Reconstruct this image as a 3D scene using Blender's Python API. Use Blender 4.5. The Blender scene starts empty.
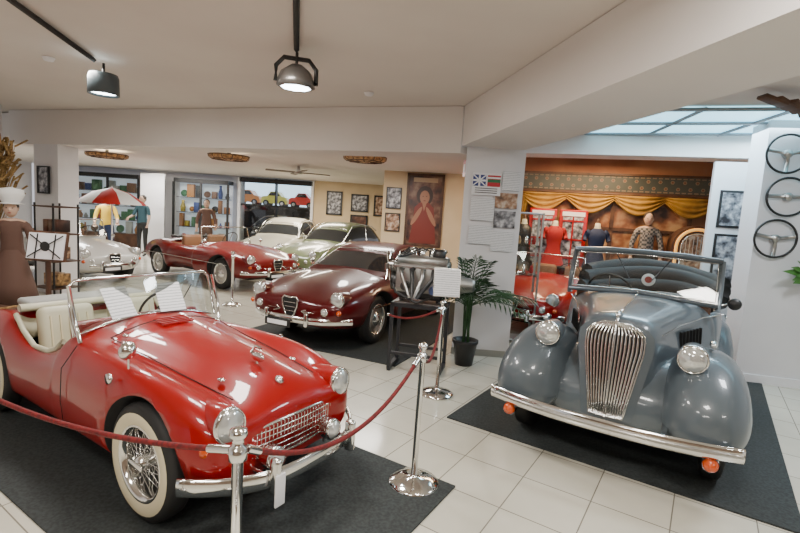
import bpy, bmesh, math, random
from mathutils import Matrix, Vector
random.seed(4)
rad=math.radians
# ------------------------------------------------------------------ materials
def mat(name,col,rough=.5,metal=0,coat=0,emit=None,es=0,spec=.5):
    m=bpy.data.materials.new(name);m.use_nodes=True
    b=m.node_tree.nodes['Principled BSDF']
    b.inputs['Base Color'].default_value=(*col,1);b.inputs['Roughness'].default_value=rough
    b.inputs['Metallic'].default_value=metal;b.inputs['Coat Weight'].default_value=coat
    b.inputs['Coat Roughness'].default_value=.04;b.inputs['Specular IOR Level'].default_value=spec
    if emit: b.inputs['Emission Color'].default_value=(*emit,1);b.inputs['Emission Strength'].default_value=es
    return m
def bsdf(m): return m.node_tree.nodes['Principled BSDF']
def glass(name,tint=(.9,.95,.93),refl=.08):
    m=bpy.data.materials.new(name);m.use_nodes=True;n=m.node_tree;n.nodes.clear()
    o=n.nodes.new('ShaderNodeOutputMaterial');x=n.nodes.new('ShaderNodeMixShader')
    t=n.nodes.new('ShaderNodeBsdfTransparent');g=n.nodes.new('ShaderNodeBsdfGlossy')
    t.inputs[0].default_value=(*tint,1);g.inputs['Roughness'].default_value=.03
    l=n.nodes.new('ShaderNodeFresnel');l.inputs[0].default_value=1.5
    a=n.nodes.new('ShaderNodeMath');a.operation='ADD';a.inputs[1].default_value=refl-.04
    n.links.new(l.outputs[0],a.inputs[0]);n.links.new(a.outputs[0],x.inputs[0])
    n.links.new(t.outputs[0],x.inputs[1]);n.links.new(g.outputs[0],x.inputs[2]);n.links.new(x.outputs[0],o.inputs[0])
    return m
def patt(name,cols,scale=5,kind='noise',rough=.5,coord='Object',bump=0,glow=0):
    m=mat(name,cols[0],rough);n=m.node_tree;b=bsdf(m)
    tc=n.nodes.new('ShaderNodeTexCoord')
    if kind=='noise': t=n.nodes.new('ShaderNodeTexNoise');t.inputs['Scale'].default_value=scale;t.inputs['Detail'].default_value=3;out=t.outputs['Fac']
    elif kind=='vor':
        t=n.nodes.new('ShaderNodeTexVoronoi');t.inputs['Scale'].default_value=scale;s=n.nodes.new('ShaderNodeSeparateColor')
        n.links.new(t.outputs['Color'],s.inputs[0]);out=s.outputs[0]
    elif kind=='wave':
        t=n.nodes.new('ShaderNodeTexWave');t.bands_direction='Z';t.inputs['Scale'].default_value=scale;t.inputs['Distortion'].default_value=1.5;t.inputs['Detail Scale'].default_value=6;out=t.outputs['Fac']
    elif kind=='check':
        t=n.nodes.new('ShaderNodeTexChecker');t.inputs['Scale'].default_value=scale;out=t.outputs['Fac']
    n.links.new(tc.outputs[coord],t.inputs['Vector'])
    r=n.nodes.new('ShaderNodeValToRGB');n.links.new(out,r.inputs[0])
    r.color_ramp.interpolation='CONSTANT' if kind in('vor','check') else 'LINEAR'
    k=len(cols);lo,hi=(.35,.65) if kind=='noise' else (0,1)
    while len(r.color_ramp.elements)<k:r.color_ramp.elements.new(.5)
    for i,c in enumerate(cols):
        r.color_ramp.elements[i].position=lo+(hi-lo)*i/(k if kind in('vor','check') else max(1,k-1));r.color_ramp.elements[i].color=(*c,1)
    n.links.new(r.outputs[0],b.inputs['Base Color'])
    if glow: n.links.new(r.outputs[0],b.inputs['Emission Color']);b.inputs['Emission Strength'].default_value=glow
    if bump:
        bp=n.nodes.new('ShaderNodeBump');bp.inputs['Strength'].default_value=bump;n.links.new(out,bp.inputs['Height']);n.links.new(bp.outputs[0],b.inputs['Normal'])
    return m
RED=mat('red_paint',(.27,.0004,.0002),.34,coat=.7,spec=.2)
RED2=mat('red_paint_dark',(.15,.0006,.001),.34,coat=.7,spec=.2)
MAROON=mat('maroon_paint',(.075,.0006,.0018),.34,coat=.7,spec=.2)
GREY=mat('grey_paint',(.085,.105,.120),.33,coat=.6,spec=.35)
WHITEP=mat('cream_paint',(.55,.53,.43),.3,coat=.6)
GREENP=mat('sage_paint',(.17,.21,.10),.3,coat=.6)
BLACKP=mat('black_paint',(.01,.012,.015),.2,coat=1)
CHROME=mat('chrome',(.78,.78,.76),.1,1)
DCHROME=mat('worn_steel',(.42,.41,.39),.3,1)
ALU=mat('cast_aluminium',(.42,.42,.40),.42,1)
RUB=mat('tyre_rubber',(.012,.012,.012),.65)
WWALL=mat('whitewall',(.66,.59,.40),.55)
DARK=mat('wheel_well_black',(.006,.006,.006),.8)
CREAM=mat('cream_leather',(.55,.52,.38),.5)
TAN=mat('tan_leather',(.2,.09,.04),.5)
DLEA=mat('dark_leather',(.05,.03,.022),.5)
BLK=mat('black_plastic',(.012,.012,.012),.4)
GLASS=glass('clear_glass');DGLASS=mat('dark_glass',(.02,.025,.03),.05,coat=1)
LENS=mat('headlamp_lens',(.62,.64,.62),.08,.55,coat=1)
AMBER=mat('amber_lens',(.6,.07,.001),.15,coat=.6)
PAPER=patt('printed_paper',[(.75,.76,.78),(.8,.8,.8),(.40,.42,.45)],16,'wave',.6)
WPAP=mat('white_card',(.8,.8,.82),.6)
ROPE=patt('red_velvet_rope',[(.08,.001,.002),(.18,.003,.003)],60,'noise',.7)
WOOD=patt('dark_wood',[(.05,.02,.01),(.10,.045,.02)],6,'noise',.5)
STRAW=patt('straw',[(.13,.065,.02),(.34,.21,.07),(.22,.13,.04)],30,'noise',.8)
LEAF=patt('palm_leaf',[(.01,.035,.012),(.03,.09,.03)],8,'noise',.4)
BRASS=patt('woven_brass',[(.10,.045,.015),(.5,.3,.12)],22,'noise',.35)
SHADE=patt('woven_lamp_shade',[(.10,.04,.012),(.42,.22,.08)],20,'noise',.5,glow=.3)
WALLM=patt('painted_plaster_wall',[(.70,.69,.71),(.75,.74,.75)],1.5,'noise',.75)
WARM=patt('warm_plaster_wall',[(.60,.46,.28),(.68,.54,.35)],1.2,'noise',.75)
CEILM=patt('ceiling_plaster',[(.66,.60,.55),(.71,.655,.60)],.9,'noise',.8)
BEAMM=patt('beam_plaster',[(.72,.68,.65),(.76,.72,.69)],.9,'noise',.75)
def floor_mat():
    m=mat('floor_tiles',(.6,.58,.52),.16);n=m.node_tree;b=bsdf(m)
    tc=n.nodes.new('ShaderNodeTexCoord');mp=n.nodes.new('ShaderNodeMapping');mp.inputs['Rotation'].default_value=(0,0,rad(33))
    br=n.nodes.new('ShaderNodeTexBrick');br.offset=0;br.inputs['Scale'].default_value=1
    br.inputs['Brick Width'].default_value=.42;br.inputs['Row Height'].default_value=.42;br.inputs['Mortar Size'].default_value=.004
    br.inputs['Mortar Smooth'].default_value=.2
    br.inputs['Color1'].default_value=(.70,.665,.56,1);br.inputs['Color2'].default_value=(.63,.60,.50,1);br.inputs['Mortar'].default_value=(.24,.22,.18,1)
    no=n.nodes.new('ShaderNodeTexNoise');no.inputs['Scale'].default_value=3;no.inputs['Detail'].default_value=5
    mx=n.nodes.new('ShaderNodeMix');mx.data_type='RGBA';mx.blend_type='MULTIPLY';mx.inputs[0].default_value=.2
    n.links.new(tc.outputs['Object'],mp.inputs[0]);n.links.new(mp.outputs[0],br.inputs[0]);n.links.new(tc.outputs['Object'],no.inputs[0])
    n.links.new(br.outputs[0],mx.inputs[6]);n.links.new(no.outputs['Fac'],mx.inputs[7]);n.links.new(mx.outputs[2],b.inputs['Base Color'])
    bp=n.nodes.new('ShaderNodeBump');bp.inputs['Strength'].default_value=.25;bp.inputs['Distance'].default_value=.004;bp.invert=True
    n.links.new(br.outputs['Fac'],bp.inputs['Height']);n.links.new(bp.outputs[0],b.inputs['Normal'])
    return m
FLOOR=floor_mat()
MAT_=patt('charcoal_carpet',[(.018,.022,.022),(.036,.043,.043)],60,'noise',.85,bump=.1)
# ------------------------------------------------------------------ mesh builder
class MB:
    def __init__(s): s.v=[];s.f=[];s.m=[];s.s=[];s.mats=[];s.M=Matrix()
    def mi(s,m):
        if m not in s.mats:s.mats.append(m)
        return s.mats.index(m)
    def add(s,vs,fs,m,sm=False):
        o=len(s.v);i=s.mi(m)
        s.v+= [tuple(s.M@Vector(p)) for p in vs]
        for q in fs: s.f.append([o+k for k in q]);s.m.append(i);s.s.append(sm)
    def box(s,c,d,m,rot=None,bev=0,seg=2):
        bm=bmesh.new();bmesh.ops.create_cube(bm,size=1)
        for v in bm.verts:v.co=Vector((v.co.x*d[0],v.co.y*d[1],v.co.z*d[2]))
        if bev: bmesh.ops.bevel(bm,geom=list(bm.edges),offset=bev,segments=seg,affect='EDGES',profile=.5)
        T=Matrix.Translation(c)
        if rot is not None:T=T@(Matrix.Rotation(rot,4,'Z') if isinstance(rot,(int,float)) else rot)
        bm.verts.index_update()
        s.add([T@v.co for v in bm.verts],[[v.index for v in f.verts] for f in bm.faces],m,bev>0);bm.free()
    def lathe(s,prof,m,o=(0,0,0),ax=(0,0,1),seg=24,a0=0,a1=2*math.pi):
        ax=Vector(ax).normalized();q=Vector((0,0,1)).rotation_difference(ax);o=Vector(o)
        full=abs(a1-a0-2*math.pi)<1e-6;k=seg if full else seg+1
        vs=[];fs=[]
        for (r,h) in prof:
            for i in range(k):
                a=a0+(a1-a0)*i/seg;vs.append(o+q@Vector((r*math.cos(a),r*math.sin(a),h)))
        for j in range(len(prof)-1):
            for i in range(seg):
                i2=(i+1)%k;fs.append([j*k+i,j*k+i2,(j+1)*k+i2,(j+1)*k+i])
        s.add(vs,fs,m,True)
    def cyl(s,p0,p1,r,m,r1=None,seg=14,caps=True):
        p0=Vector(p0);p1=Vector(p1);d=p1-p0;L=d.length
        if L<1e-6:return
        r1=r if r1 is None else r1
        s.lathe([(r,0),(r1,L)],m,p0,d,seg)
        if caps:
            s.lathe([(0.0001,0),(r,0)],m,p0,d,seg);s.lathe([(r1,L),(.0001,L)],m,p0,d,seg)
    def ell(s,c,r,m,seg=16,rings=10,rot=None):
        vs=[];fs=[];T=rot if rot is not None else Matrix()
        for j in range(rings+1):
            t=math.pi*j/rings
            for i in range(seg):
                a=2*math.pi*i/seg;vs.append(Vector(c)+(T@Vector((r[0]*math.sin(t)*math.cos(a),r[1]*math.sin(t)*math.sin(a),r[2]*math.cos(t)))))
        for j in range(rings):
            for i in range(seg):
                fs.append([j*seg+i,(j+1)*seg+i,(j+1)*seg+(i+1)%seg,j*seg+(i+1)%seg])
        s.add(vs,fs,m,True)
    def tube(s,pts,a,m,b=None,closed=False,seg=10,up=(0,0,1)):
        b=a if b is None else b;P=[Vector(p) for p in pts];n=len(P);vs=[];fs=[];up=Vector(up)
        for i in range(n):
            if closed: t=P[(i+1)%n]-P[i-1]
            else: t=P[min(i+1,n-1)]-P[max(i-1,0)]
            t.normalize();sd=t.cross(up)
            if sd.length<.05: sd=t.cross(Vector((1,0,0)))
            sd.normalize();nn=sd.cross(t)
            for k in range(seg):
                an=2*math.pi*k/seg;vs.append(P[i]+sd*a*math.cos(an)+nn*b*math.sin(an))
        for i in range(n if closed else n-1):
            for k in range(seg):
                j=(i+1)%n;fs.append([i*seg+k,i*seg+(k+1)%seg,j*seg+(k+1)%seg,j*seg+k])
        if not closed: fs.append(list(range(seg)));fs.append([(n-1)*seg+k for k in range(seg)][::-1])
        s.add(vs,fs,m,True)
    def face(s,vs,m,sm=False): s.add(vs,[list(range(len(vs)))],m,sm)
    def prism(s,pts,z0,z1,m):
        n=len(pts);vs=[(p[0],p[1],z0) for p in pts]+[(p[0],p[1],z1) for p in pts]
        s.add(vs,[list(range(n))[::-1],list(range(n,2*n))]+[[i,(i+1)%n,n+(i+1)%n,n+i] for i in range(n)],m)
    def sheet(s,fn,nu,nv,m):
        vs=[fn(i/nu,j/nv) for j in range(nv+1) for i in range(nu+1)]
        s.add(vs,[[j*(nu+1)+i,j*(nu+1)+i+1,(j+1)*(nu+1)+i+1,(j+1)*(nu+1)+i] for j in range(nv) for i in range(nu)],m,True)
    def build(s,name,parent=None,loc=(0,0,0),rz=0,recalc=False):
        me=bpy.data.meshes.new(name);me.from_pydata(s.v,[],s.f)
        for m in s.mats:me.materials.append(m)
        me.polygons.foreach_set('material_index',s.m);me.polygons.foreach_set('use_smooth',s.s);me.update()
        o=bpy.data.objects.new(name,me);bpy.context.collection.objects.link(o)
        o.location=loc;o.rotation_euler=(0,0,rz)
        if parent:o.parent=parent
        return o
def empty(name,loc,rz):
    e=bpy.data.objects.new(name,None);bpy.context.collection.objects.link(e);e.location=loc;e.rotation_euler=(0,0,rz);e.empty_display_size=.2;return e
def bake(o):
    dg=bpy.context.evaluated_depsgraph_get();dg.update()
    me=bpy.data.meshes.new_from_object(o.evaluated_get(dg));o.modifiers.clear();o.data=me
def ring_loft(name,rings,mats,fm,sub,parent,cut=None,mirror=False):
    n=len(rings[0]);vs=[p for r in rings for p in r];fs=[];ms=[]
    for i in range(len(rings)-1):
        for k in range(n):
            fs.append([i*n+k,i*n+(k+1)%n,(i+1)*n+(k+1)%n,(i+1)*n+k]);ms.append(fm(i,k))
    fs.append(list(range(n))[::-1]);ms.append(fm(0,n//2));fs.append([(len(rings)-1)*n+k for k in range(n)]);ms.append(fm(len(rings)-2,n//2))
    me=bpy.data.meshes.new(name);me.from_pydata(vs,[],fs)
    for m in mats:me.materials.append(m)
    me.polygons.foreach_set('material_index',ms)
    bm=bmesh.new();bm.from_mesh(me);bmesh.ops.recalc_face_normals(bm,faces=bm.faces);bm.to_mesh(me);bm.free()
    o=bpy.data.objects.new(name,me);bpy.context.collection.objects.link(o)
    s=o.modifiers.new('s','SUBSURF');s.levels=sub;s.render_levels=sub
    cs=[]
    for (cx,cz,cr,y0,y1) in (cut or []):
        c=MB();c.lathe([(.0001,y0),(cr,y0),(cr,y1),(.0001,y1)],mats[-1],(cx,0,cz),(0,1,0),40)
        c.mats=list(mats);c.m=[len(mats)-1]*len(c.m);co=c.build('cut')
        bm=bmesh.new();bm.from_mesh(co.data);bmesh.ops.remove_doubles(bm,verts=bm.verts,dist=.001);bmesh.ops.recalc_face_normals(bm,faces=bm.faces);bm.to_mesh(co.data);bm.free()
        b=o.modifiers.new('b','BOOLEAN');b.object=co;b.operation='DIFFERENCE';b.solver='EXACT';cs.append(co)
    bake(o)
    for c in cs:bpy.data.objects.remove(c)
    for p in o.data.polygons:p.use_smooth=True
    if parent:o.parent=parent
    return o
def half(sts,k=0):
    R=[]
    for x,h in sts:
        n=len(h);a=[(x-k*(z-.4),y,z) for y,z in h];b=[(x-k*(h[i][1]-.4),-h[i][0],h[i][1]) for i in range(n-2,0,-1)]
        R.append(a+b)
    return R
def hidx(k,n): return k if k<n-1 else 2*n-3-k
def cuts(xf,xr,r,z,yi,yo=1.2): return [(xf,z,r,yi,yo),(xf,z,r,-yo,-yi),(xr,z,r,yi,yo),(xr,z,r,-yo,-yi)]
# ------------------------------------------------------------------ wheels
def wheel(mb,x,y,R=.33,w=.15,rim=.205,style='wire',paint=None,white=True):
    sgn=1 if y>0 else -1
    M0=mb.M.copy();mb.M=M0@Matrix.Translation((x,y,R))@Matrix.Rotation(0 if sgn>0 else math.pi,4,'Z')
    h=w/2;ax=(0,1,0)
    mb.lathe([(rim,h*.8),(rim+.012,h*.98),(R*.82,h*1.06),(R-.025,h*.92),(R-.005,h*.7),(R,h*.4),(R,-h*.4),(R-.005,-h*.7),(R-.03,-h),(rim,-h*.8)],RUB,(0,0,0),ax,40)
    if white: mb.lathe([(rim+.008,h*.99),(rim+.02,h*1.05),(R*.80,h*1.10),(R*.855,h*1.03)],WWALL,(0,0,0),ax,40)
    mb.lathe([(rim+.012,h*.97),(rim+.004,h*1.04),(rim-.012,h*.9),(rim-.02,h*.4),(rim-.025,-h*.5)],CHROME if style!='disc' else (paint or CHROME),(0,0,0),ax,36)
    mb.lathe([(rim,-h*.55),(.0001,-h*.55)],DARK,(0,0,0),ax,24)
    if style=='wire':
        mb.lathe([(.0001,h*1.25),(.02,h*1.2),(.035,h*1.0),(.045,h*.7),(.045,0),(.055,-h*.4)],CHROME,(0,0,0),ax,18)
        mb.box((0,h*1.22,0),(.14,.02,.035),CHROME,bev=.008)
        for i in range(44):
            a=2*math.pi*i/44;d=(.28 if i%2 else -.28);lay=(i//2)%2
            y0=h*(.75 if lay else -.1);y1=h*(.3 if lay else .1)
            mb.cyl((.046*math.cos(a+d*2),y0,.046*math.sin(a+d*2)),((rim-.02)*math.cos(a),y1,(rim-.02)*math.sin(a)),.0022,CHROME,seg=4,caps=False)
    else:
        mb.lathe([(.0001,h*.75),(.09,h*.72),(.13,h*.45),(rim-.015,h*.55)],paint or DCHROME,(0,0,0),ax,28)
        mb.lathe([(.0001,h*1.2),(.03,h*1.17),(.07,h*1.0),(.09,h*.72)],CHROME,(0,0,0),ax,24)
    mb.M=M0
def headlamp(mb,x,y,z,r,body=None,blen=.12,yaw=0):
    ax=Vector((math.cos(yaw),math.sin(yaw),0))
    mb.lathe([(r*1.0,-.01),(r*1.12,0),(r*1.14,.015),(r*1.04,.035),(r*.97,.03)],CHROME,(x,y,z),ax,28)
    mb.lathe([(r*.99,.026),(r*.8,.042),(r*.4,.055),(.0001,.058)],LENS,(x,y,z),ax,28)
    if body: mb.lathe([(r*1.12,.002),(r*1.12,-.04),(r*.95,-blen*.7),(r*.5,-blen),(.0001,-blen*1.05)],body,(x,y,z),ax,28)
def arcpts(fn,n): return [fn(i/(n-1)) for i in range(n)]
# ------------------------------------------------------------------ car 1 : red roadster with wire wheels
def roadster():
    e=empty('classic_roadster_car',(-1.855,3.32,0.012),rad(-32.8));e.scale=(.91,.85,.93)
    S=[(1.76,[(0,.60),(.2,.60),(.33,.59),(.42,.58),(.49,.54),(.52,.49),(.52,.42),(.48,.36),(.38,.32),(0,.32)]),
     (1.70,[(0,.69),(.2,.68),(.34,.65),(.46,.66),(.56,.64),(.61,.55),(.61,.44),(.57,.34),(.48,.28),(0,.28)]),
     (1.5,[(0,.78),(.2,.765),(.37,.68),(.48,.745),(.60,.745),(.68,.62),(.69,.46),(.66,.31),(.56,.25),(0,.25)]),
     (1.2,[(0,.84),(.22,.82),(.40,.72),(.50,.80),(.62,.805),(.71,.68),(.715,.48),(.69,.29),(.6,.22),(0,.22)]),
     (.75,[(0,.88),(.24,.86),(.42,.765),(.51,.81),(.62,.805),(.70,.67),(.705,.46),(.68,.27),(.6,.2),(0,.2)]),
     (.32,[(0,.915),(.26,.90),(.45,.83),(.53,.81),(.61,.78),(.685,.66),(.69,.46),(.67,.26),(.6,.2),(0,.2)]),
     (.12,[(0,.93),(.28,.92),(.47,.87),(.54,.82),(.61,.76),(.675,.64),(.685,.45),(.665,.25),(.6,.2),(0,.2)]),
     (.08,[(0,.91),(.28,.90),(.47,.85),(.55,.80),(.61,.75),(.675,.63),(.685,.45),(.665,.25),(.6,.2),(0,.2)]),
     (.06,[(0,.34),(.3,.34),(.50,.36),(.555,.74),(.61,.73),(.67,.62),(.68,.45),(.66,.25),(.6,.2),(0,.2)]),
     (-.14,[(0,.32),(.3,.32),(.52,.34),(.56,.64),(.615,.65),(.67,.57),(.68,.44),(.66,.25),(.6,.2),(0,.2)]),
     (-.42,[(0,.32),(.3,.32),(.52,.34),(.56,.62),(.62,.63),(.67,.55),(.68,.44),(.66,.25),(.6,.2),(0,.2)]),
     (-.66,[(0,.32),(.3,.32),(.52,.34),(.56,.72),(.62,.74),(.68,.63),(.69,.46),(.67,.25),(.6,.2),(0,.2)]),
     (-.78,[(0,.34),(.3,.34),(.50,.36),(.55,.80),(.63,.79),(.69,.66),(.695,.46),(.67,.25),(.6,.2),(0,.2)]),
     (-.80,[(0,.84),(.3,.84),(.47,.83),(.55,.82),(.63,.80),(.695,.67),(.70,.46),(.68,.25),(.6,.2),(0,.2)]),
     (-1.06,[(0,.85),(.28,.84),(.44,.78),(.53,.82),(.64,.81),(.71,.66),(.715,.47),(.69,.26),(.6,.21),(0,.21)]),
     (-1.5,[(0,.77),(.26,.76),(.42,.69),(.52,.74),(.61,.72),(.68,.6),(.68,.45),(.65,.3),(.56,.24),(0,.24)]),
     (-1.78,[(0,.62),(.26,.61),(.40,.58),(.48,.6),(.55,.57),(.6,.5),(.6,.42),(.57,.34),(.48,.3),(0,.3)]),
     (-1.86,[(0,.52),(.2,.52),(.32,.51),(.38,.5),(.42,.49),(.45,.46),(.45,.41),(.42,.37),(.34,.34),(0,.34)])]
    def fm(i,k):
        j=hidx(k,10)
        return 1 if 7<=i<=12 and j<3 else 0
    ring_loft('body',half(S),[RED,CREAM,DARK],fm,2,e,cuts(1.2,-1.035,.365,.34,.42))
    m=MB()
    def gp(t,s=1):
        a=2*math.pi*t;y=.39*s*math.copysign(abs(math.cos(a))**.7,math.cos(a));z=.475+.10*s*math.copysign(abs(math.sin(a))**.7,math.sin(a))
        return (1.756-.22*y*y,y,z)
    N=48;m.face([gp(i/N,1) for i in range(N)],DARK);m.tube([gp(i/N,1.02) for i in range(N)],.009,CHROME,closed=True,up=(1,0,0),seg=8)
    for i in range(-13,14):
        y=i*.028;q=max(0,1-(abs(y)/.39)**2.8)**.4*.097
        m.box((1.766-.22*y*y,y,.475),(.018,.005,2*q),CHROME)
    for zz in (-.066,-.033,0,.033,.066):
        w=.38*(1-(abs(zz)/.10)**2.8)**.4
        m.tube([(1.770-.22*(w*t)**2,w*t,.475+zz) for t in [-1,-.75,-.5,-.25,0,.25,.5,.75,1]],.0035,CHROME,seg=5)
    for s in (1,-1):
        headlamp(m,1.70,s*.47,.635,.088,RED,.3,s*.05)
        headlamp(m,1.83,s*.25,.42,.06,CHROME,.1)
        m.cyl((1.8,s*.25,.42),(1.78,s*.25,.32),.012,CHROME)
        m.lathe([(.032,0),(.034,.015),(.024,.028),(.0001,.034)],AMBER,(1.66,s*.585,.52),(1,s*.3,0),16)
        m.box((1.93,s*.33,.38),(.07,.05,.2),CHROME,bev=.022,seg=3)
        m.cyl((1.7,s*.33,.36),(1.9,s*.33,.36),.014,CHROME)
        m.ell((1.42,s*.30,.765),(.03,.02,.012),CHROME);m.ell((.50,s*.38,.86),(.025,.02,.012),CHROME)
        m.tube([(.27,s*.57,.80),(.23,s*.585,.93),(.14,s*.585,1.16)],.014,CHROME,seg=8)
        m.lathe([(.0001,.02),(.03,.018),(.03,0)],CHROME,(.9,s*.69,.74),(0,s,0),14)
    m.tube(arcpts(lambda t:(1.92-.33*abs(2*t-1)**3,(2*t-1)*.70,.35),25),.018,CHROME,.05,seg=12)
    m.tube(arcpts(lambda t:(-1.95+.33*abs(2*t-1)**3,(2*t-1)*.66,.42),25),.018,CHROME,.045,seg=12)
    m.box((1.965,-.33,.32),(.012,.07,.17),WPAP,bev=.003)
    m.lathe([(.03,0),(.03,.01),(.0001,.02)],CHROME,(1.60,0,.735),(.5,0,1),16)
    m.ell((1.40,0,.835),(.06,.018,.03),CHROME);m.cyl((1.39,0,.79),(1.39,0,.84),.012,CHROME)
    m.tube([(1.34,.0,.85),(1.38,.0,.90),(1.43,0,.89)],.010,CHROME,seg=6)
    for k in range(5): m.box((.42+.03*k,0,.92-.004*k),(.014,.26,.01),RED,bev=.003)
    for s in (-.62,):
        m.cyl((.98,s,.80),(.98,s-.0,.86),.008,CHROME);m.lathe([(.0001,-.03),(.035,-.02),(.055,.01),(.055,.02),(.0001,.022)],CHROME,(.98,s,.9),(-1,0,.1),18)
    def wp(y,z): return (.24-.30*(z-.9)-.10*y*y*2,y,z)
    zb=lambda y:.925-.10*(abs(y)/.58)**2
    loop=[wp(-.58+1.16*i/16,zb(-.58+1.16*i/16)) for i in range(17)]+[wp(.58,1.0),wp(.57,1.15),wp(.53,1.185)]+[wp(.53-1.06*i/10,1.19+.01*math.sin(math.pi*i/10)) for i in range(1,10)]+[wp(-.53,1.185),wp(-.57,1.15),wp(-.58,1.0)]
    m.tube(loop,.011,CHROME,closed=True,up=(1,0,0),seg=8)
    m.sheet(lambda u,v:wp(-.57+1.14*u,zb(-.57+1.14*u)*(1-v)+1.18*v),12,3,GLASS)
    for y in(.2,-.2): m.tube([wp(y,.93),(wp(y*1.8,1.10)[0]+.015,y*1.8,1.10)],.004,BLK,seg=5)
    for y,a in((-.28,.2),(.13,-.1)):
        T=Matrix.Rotation(a,4,'Z')@Matrix.Rotation(rad(-35),4,'Y')
        m.box((.22,y,1.03),(.004,.21,.24),PAPER,rot=T)
    m.box((.01,0,.80),(.08,1.02,.16),RED,bev=.02);m.box((-.2,0,.40),(.6,.16,.2),CREAM,bev=.04)
    for s in (1,-1):
        m.box((-.37,s*.28,.44),(.44,.42,.14),CREAM,bev=.05,seg=3)
        m.box((-.60,s*.28,.66),(.13,.42,.44),CREAM,rot=Matrix.Rotation(rad(-12),4,'Y'),bev=.05,seg=3)
        for k in range(5): m.box((-.535,s*.28-.14+.07*k,.66),(.02,.012,.32),WWALL,rot=Matrix.Rotation(rad(-12),4,'Y'))
        m.tube([(.05,s*.585,.765),(-.04,s*.59,.70),(-.17,s*.59,.655),(-.42,s*.59,.64),(-.62,s*.59,.72),(-.76,s*.59,.82)],.02,CREAM,seg=8)
    m.tube([(-.78,-.56+1.12*i/10,.86) for i in range(11)],.04,CREAM,.03,seg=10)
    m.box((-.90,0,.875),(.25,1.0,.06),mat('folded_hood_cloth',(.33,.33,.31),.8),bev=.028)
    T=Matrix.Translation((-.15,.28,.86))@Matrix.Rotation(rad(-62),4,'Y');M0=m.M;m.M=T
    m.tube([(.19*math.cos(a),.19*math.sin(a),0) for a in [i*2*math.pi/28 for i in range(28)]],.011,BLK,closed=True,seg=6)
    for a in (0,2.09,4.18): m.cyl((0,0,0),(.18*math.cos(a),.18*math.sin(a),0),.006,CHROME,seg=5)
    m.cyl((0,0,-.22),(0,0,.02),.02,BLK);m.M=M0
    for s in(1,-1):
        m.tube([(.29,s*.60,.79),(.29,s*.70,.66),(.28,s*.705,.45),(.28,s*.685,.27)],.003,DARK,seg=4)
        m.tube([(1.58,s*.34,.70),(1.2,s*.385,.752),(.8,s*.41,.795),(.42,s*.44,.84)],.0035,DARK,seg=4)
    m.tube([(.42,-.44+.88*i/8,.84+.078*(1-abs(i/4-1)**2)) for i in range(9)],.0035,DARK,seg=4)
    m.build('trim_and_interior',e)
    w=MB()
    for x in(1.2,-1.035):
        for s in(1,-1): wheel(w,x,s*.61)
    w.build('wheels',e)
    u=MB();u.box((0,0,.3),(3.0,.7,.14),DARK);u.build('chassis',e)
roadster()
# ------------------------------------------------------------------ 50s italian-style bodies
BASE=[(2.0,[(0,.55),(.2,.55),(.38,.55),(.46,.54),(.50,.5),(.5,.45),(.46,.38),(.38,.35),(0,.35)]),
 (1.93,[(0,.64),(.2,.635),(.42,.61),(.56,.62),(.65,.57),(.67,.48),(.63,.36),(.52,.29),(0,.29)]),
 (1.6,[(0,.75),(.25,.735),(.44,.69),(.60,.74),(.74,.67),(.77,.53),(.73,.32),(.62,.22),(0,.22)]),
 (1.15,[(0,.83),(.25,.815),(.45,.77),(.62,.805),(.77,.71),(.81,.54),(.77,.3),(.65,.2),(0,.2)]),
 (.6,[(0,.885),(.25,.87),(.48,.83),(.63,.82),(.77,.72),(.81,.54),(.78,.28),(.65,.18),(0,.18)]),
 (.1,[(0,.87),(.25,.86),(.48,.83),(.63,.81),(.77,.71),(.81,.54),(.78,.28),(.65,.18),(0,.18)]),
 (-.5,[(0,.87),(.25,.86),(.48,.83),(.63,.81),(.77,.71),(.81,.54),(.78,.28),(.65,.18),(0,.18)]),
 (-1.1,[(0,.86),(.25,.85),(.46,.82),(.61,.84),(.75,.73),(.79,.54),(.76,.3),(.65,.2),(0,.2)]),
 (-1.6,[(0,.79),(.25,.78),(.43,.75),(.56,.79),(.67,.69),(.71,.53),(.68,.35),(.58,.25),(0,.25)]),
 (-2.0,[(0,.66),(.2,.65),(.35,.63),(.44,.66),(.52,.58),(.55,.5),(.52,.4),(.44,.33),(0,.33)]),
 (-2.1,[(0,.56),(.15,.56),(.28,.55),(.34,.55),(.39,.52),(.4,.48),(.38,.43),(.32,.4),(0,.4)])]
def scaled(S,L,W,Z,dz=0): return [(x*L,[(y*W,z*Z+dz) for y,z in h]) for x,h in S]
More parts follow.
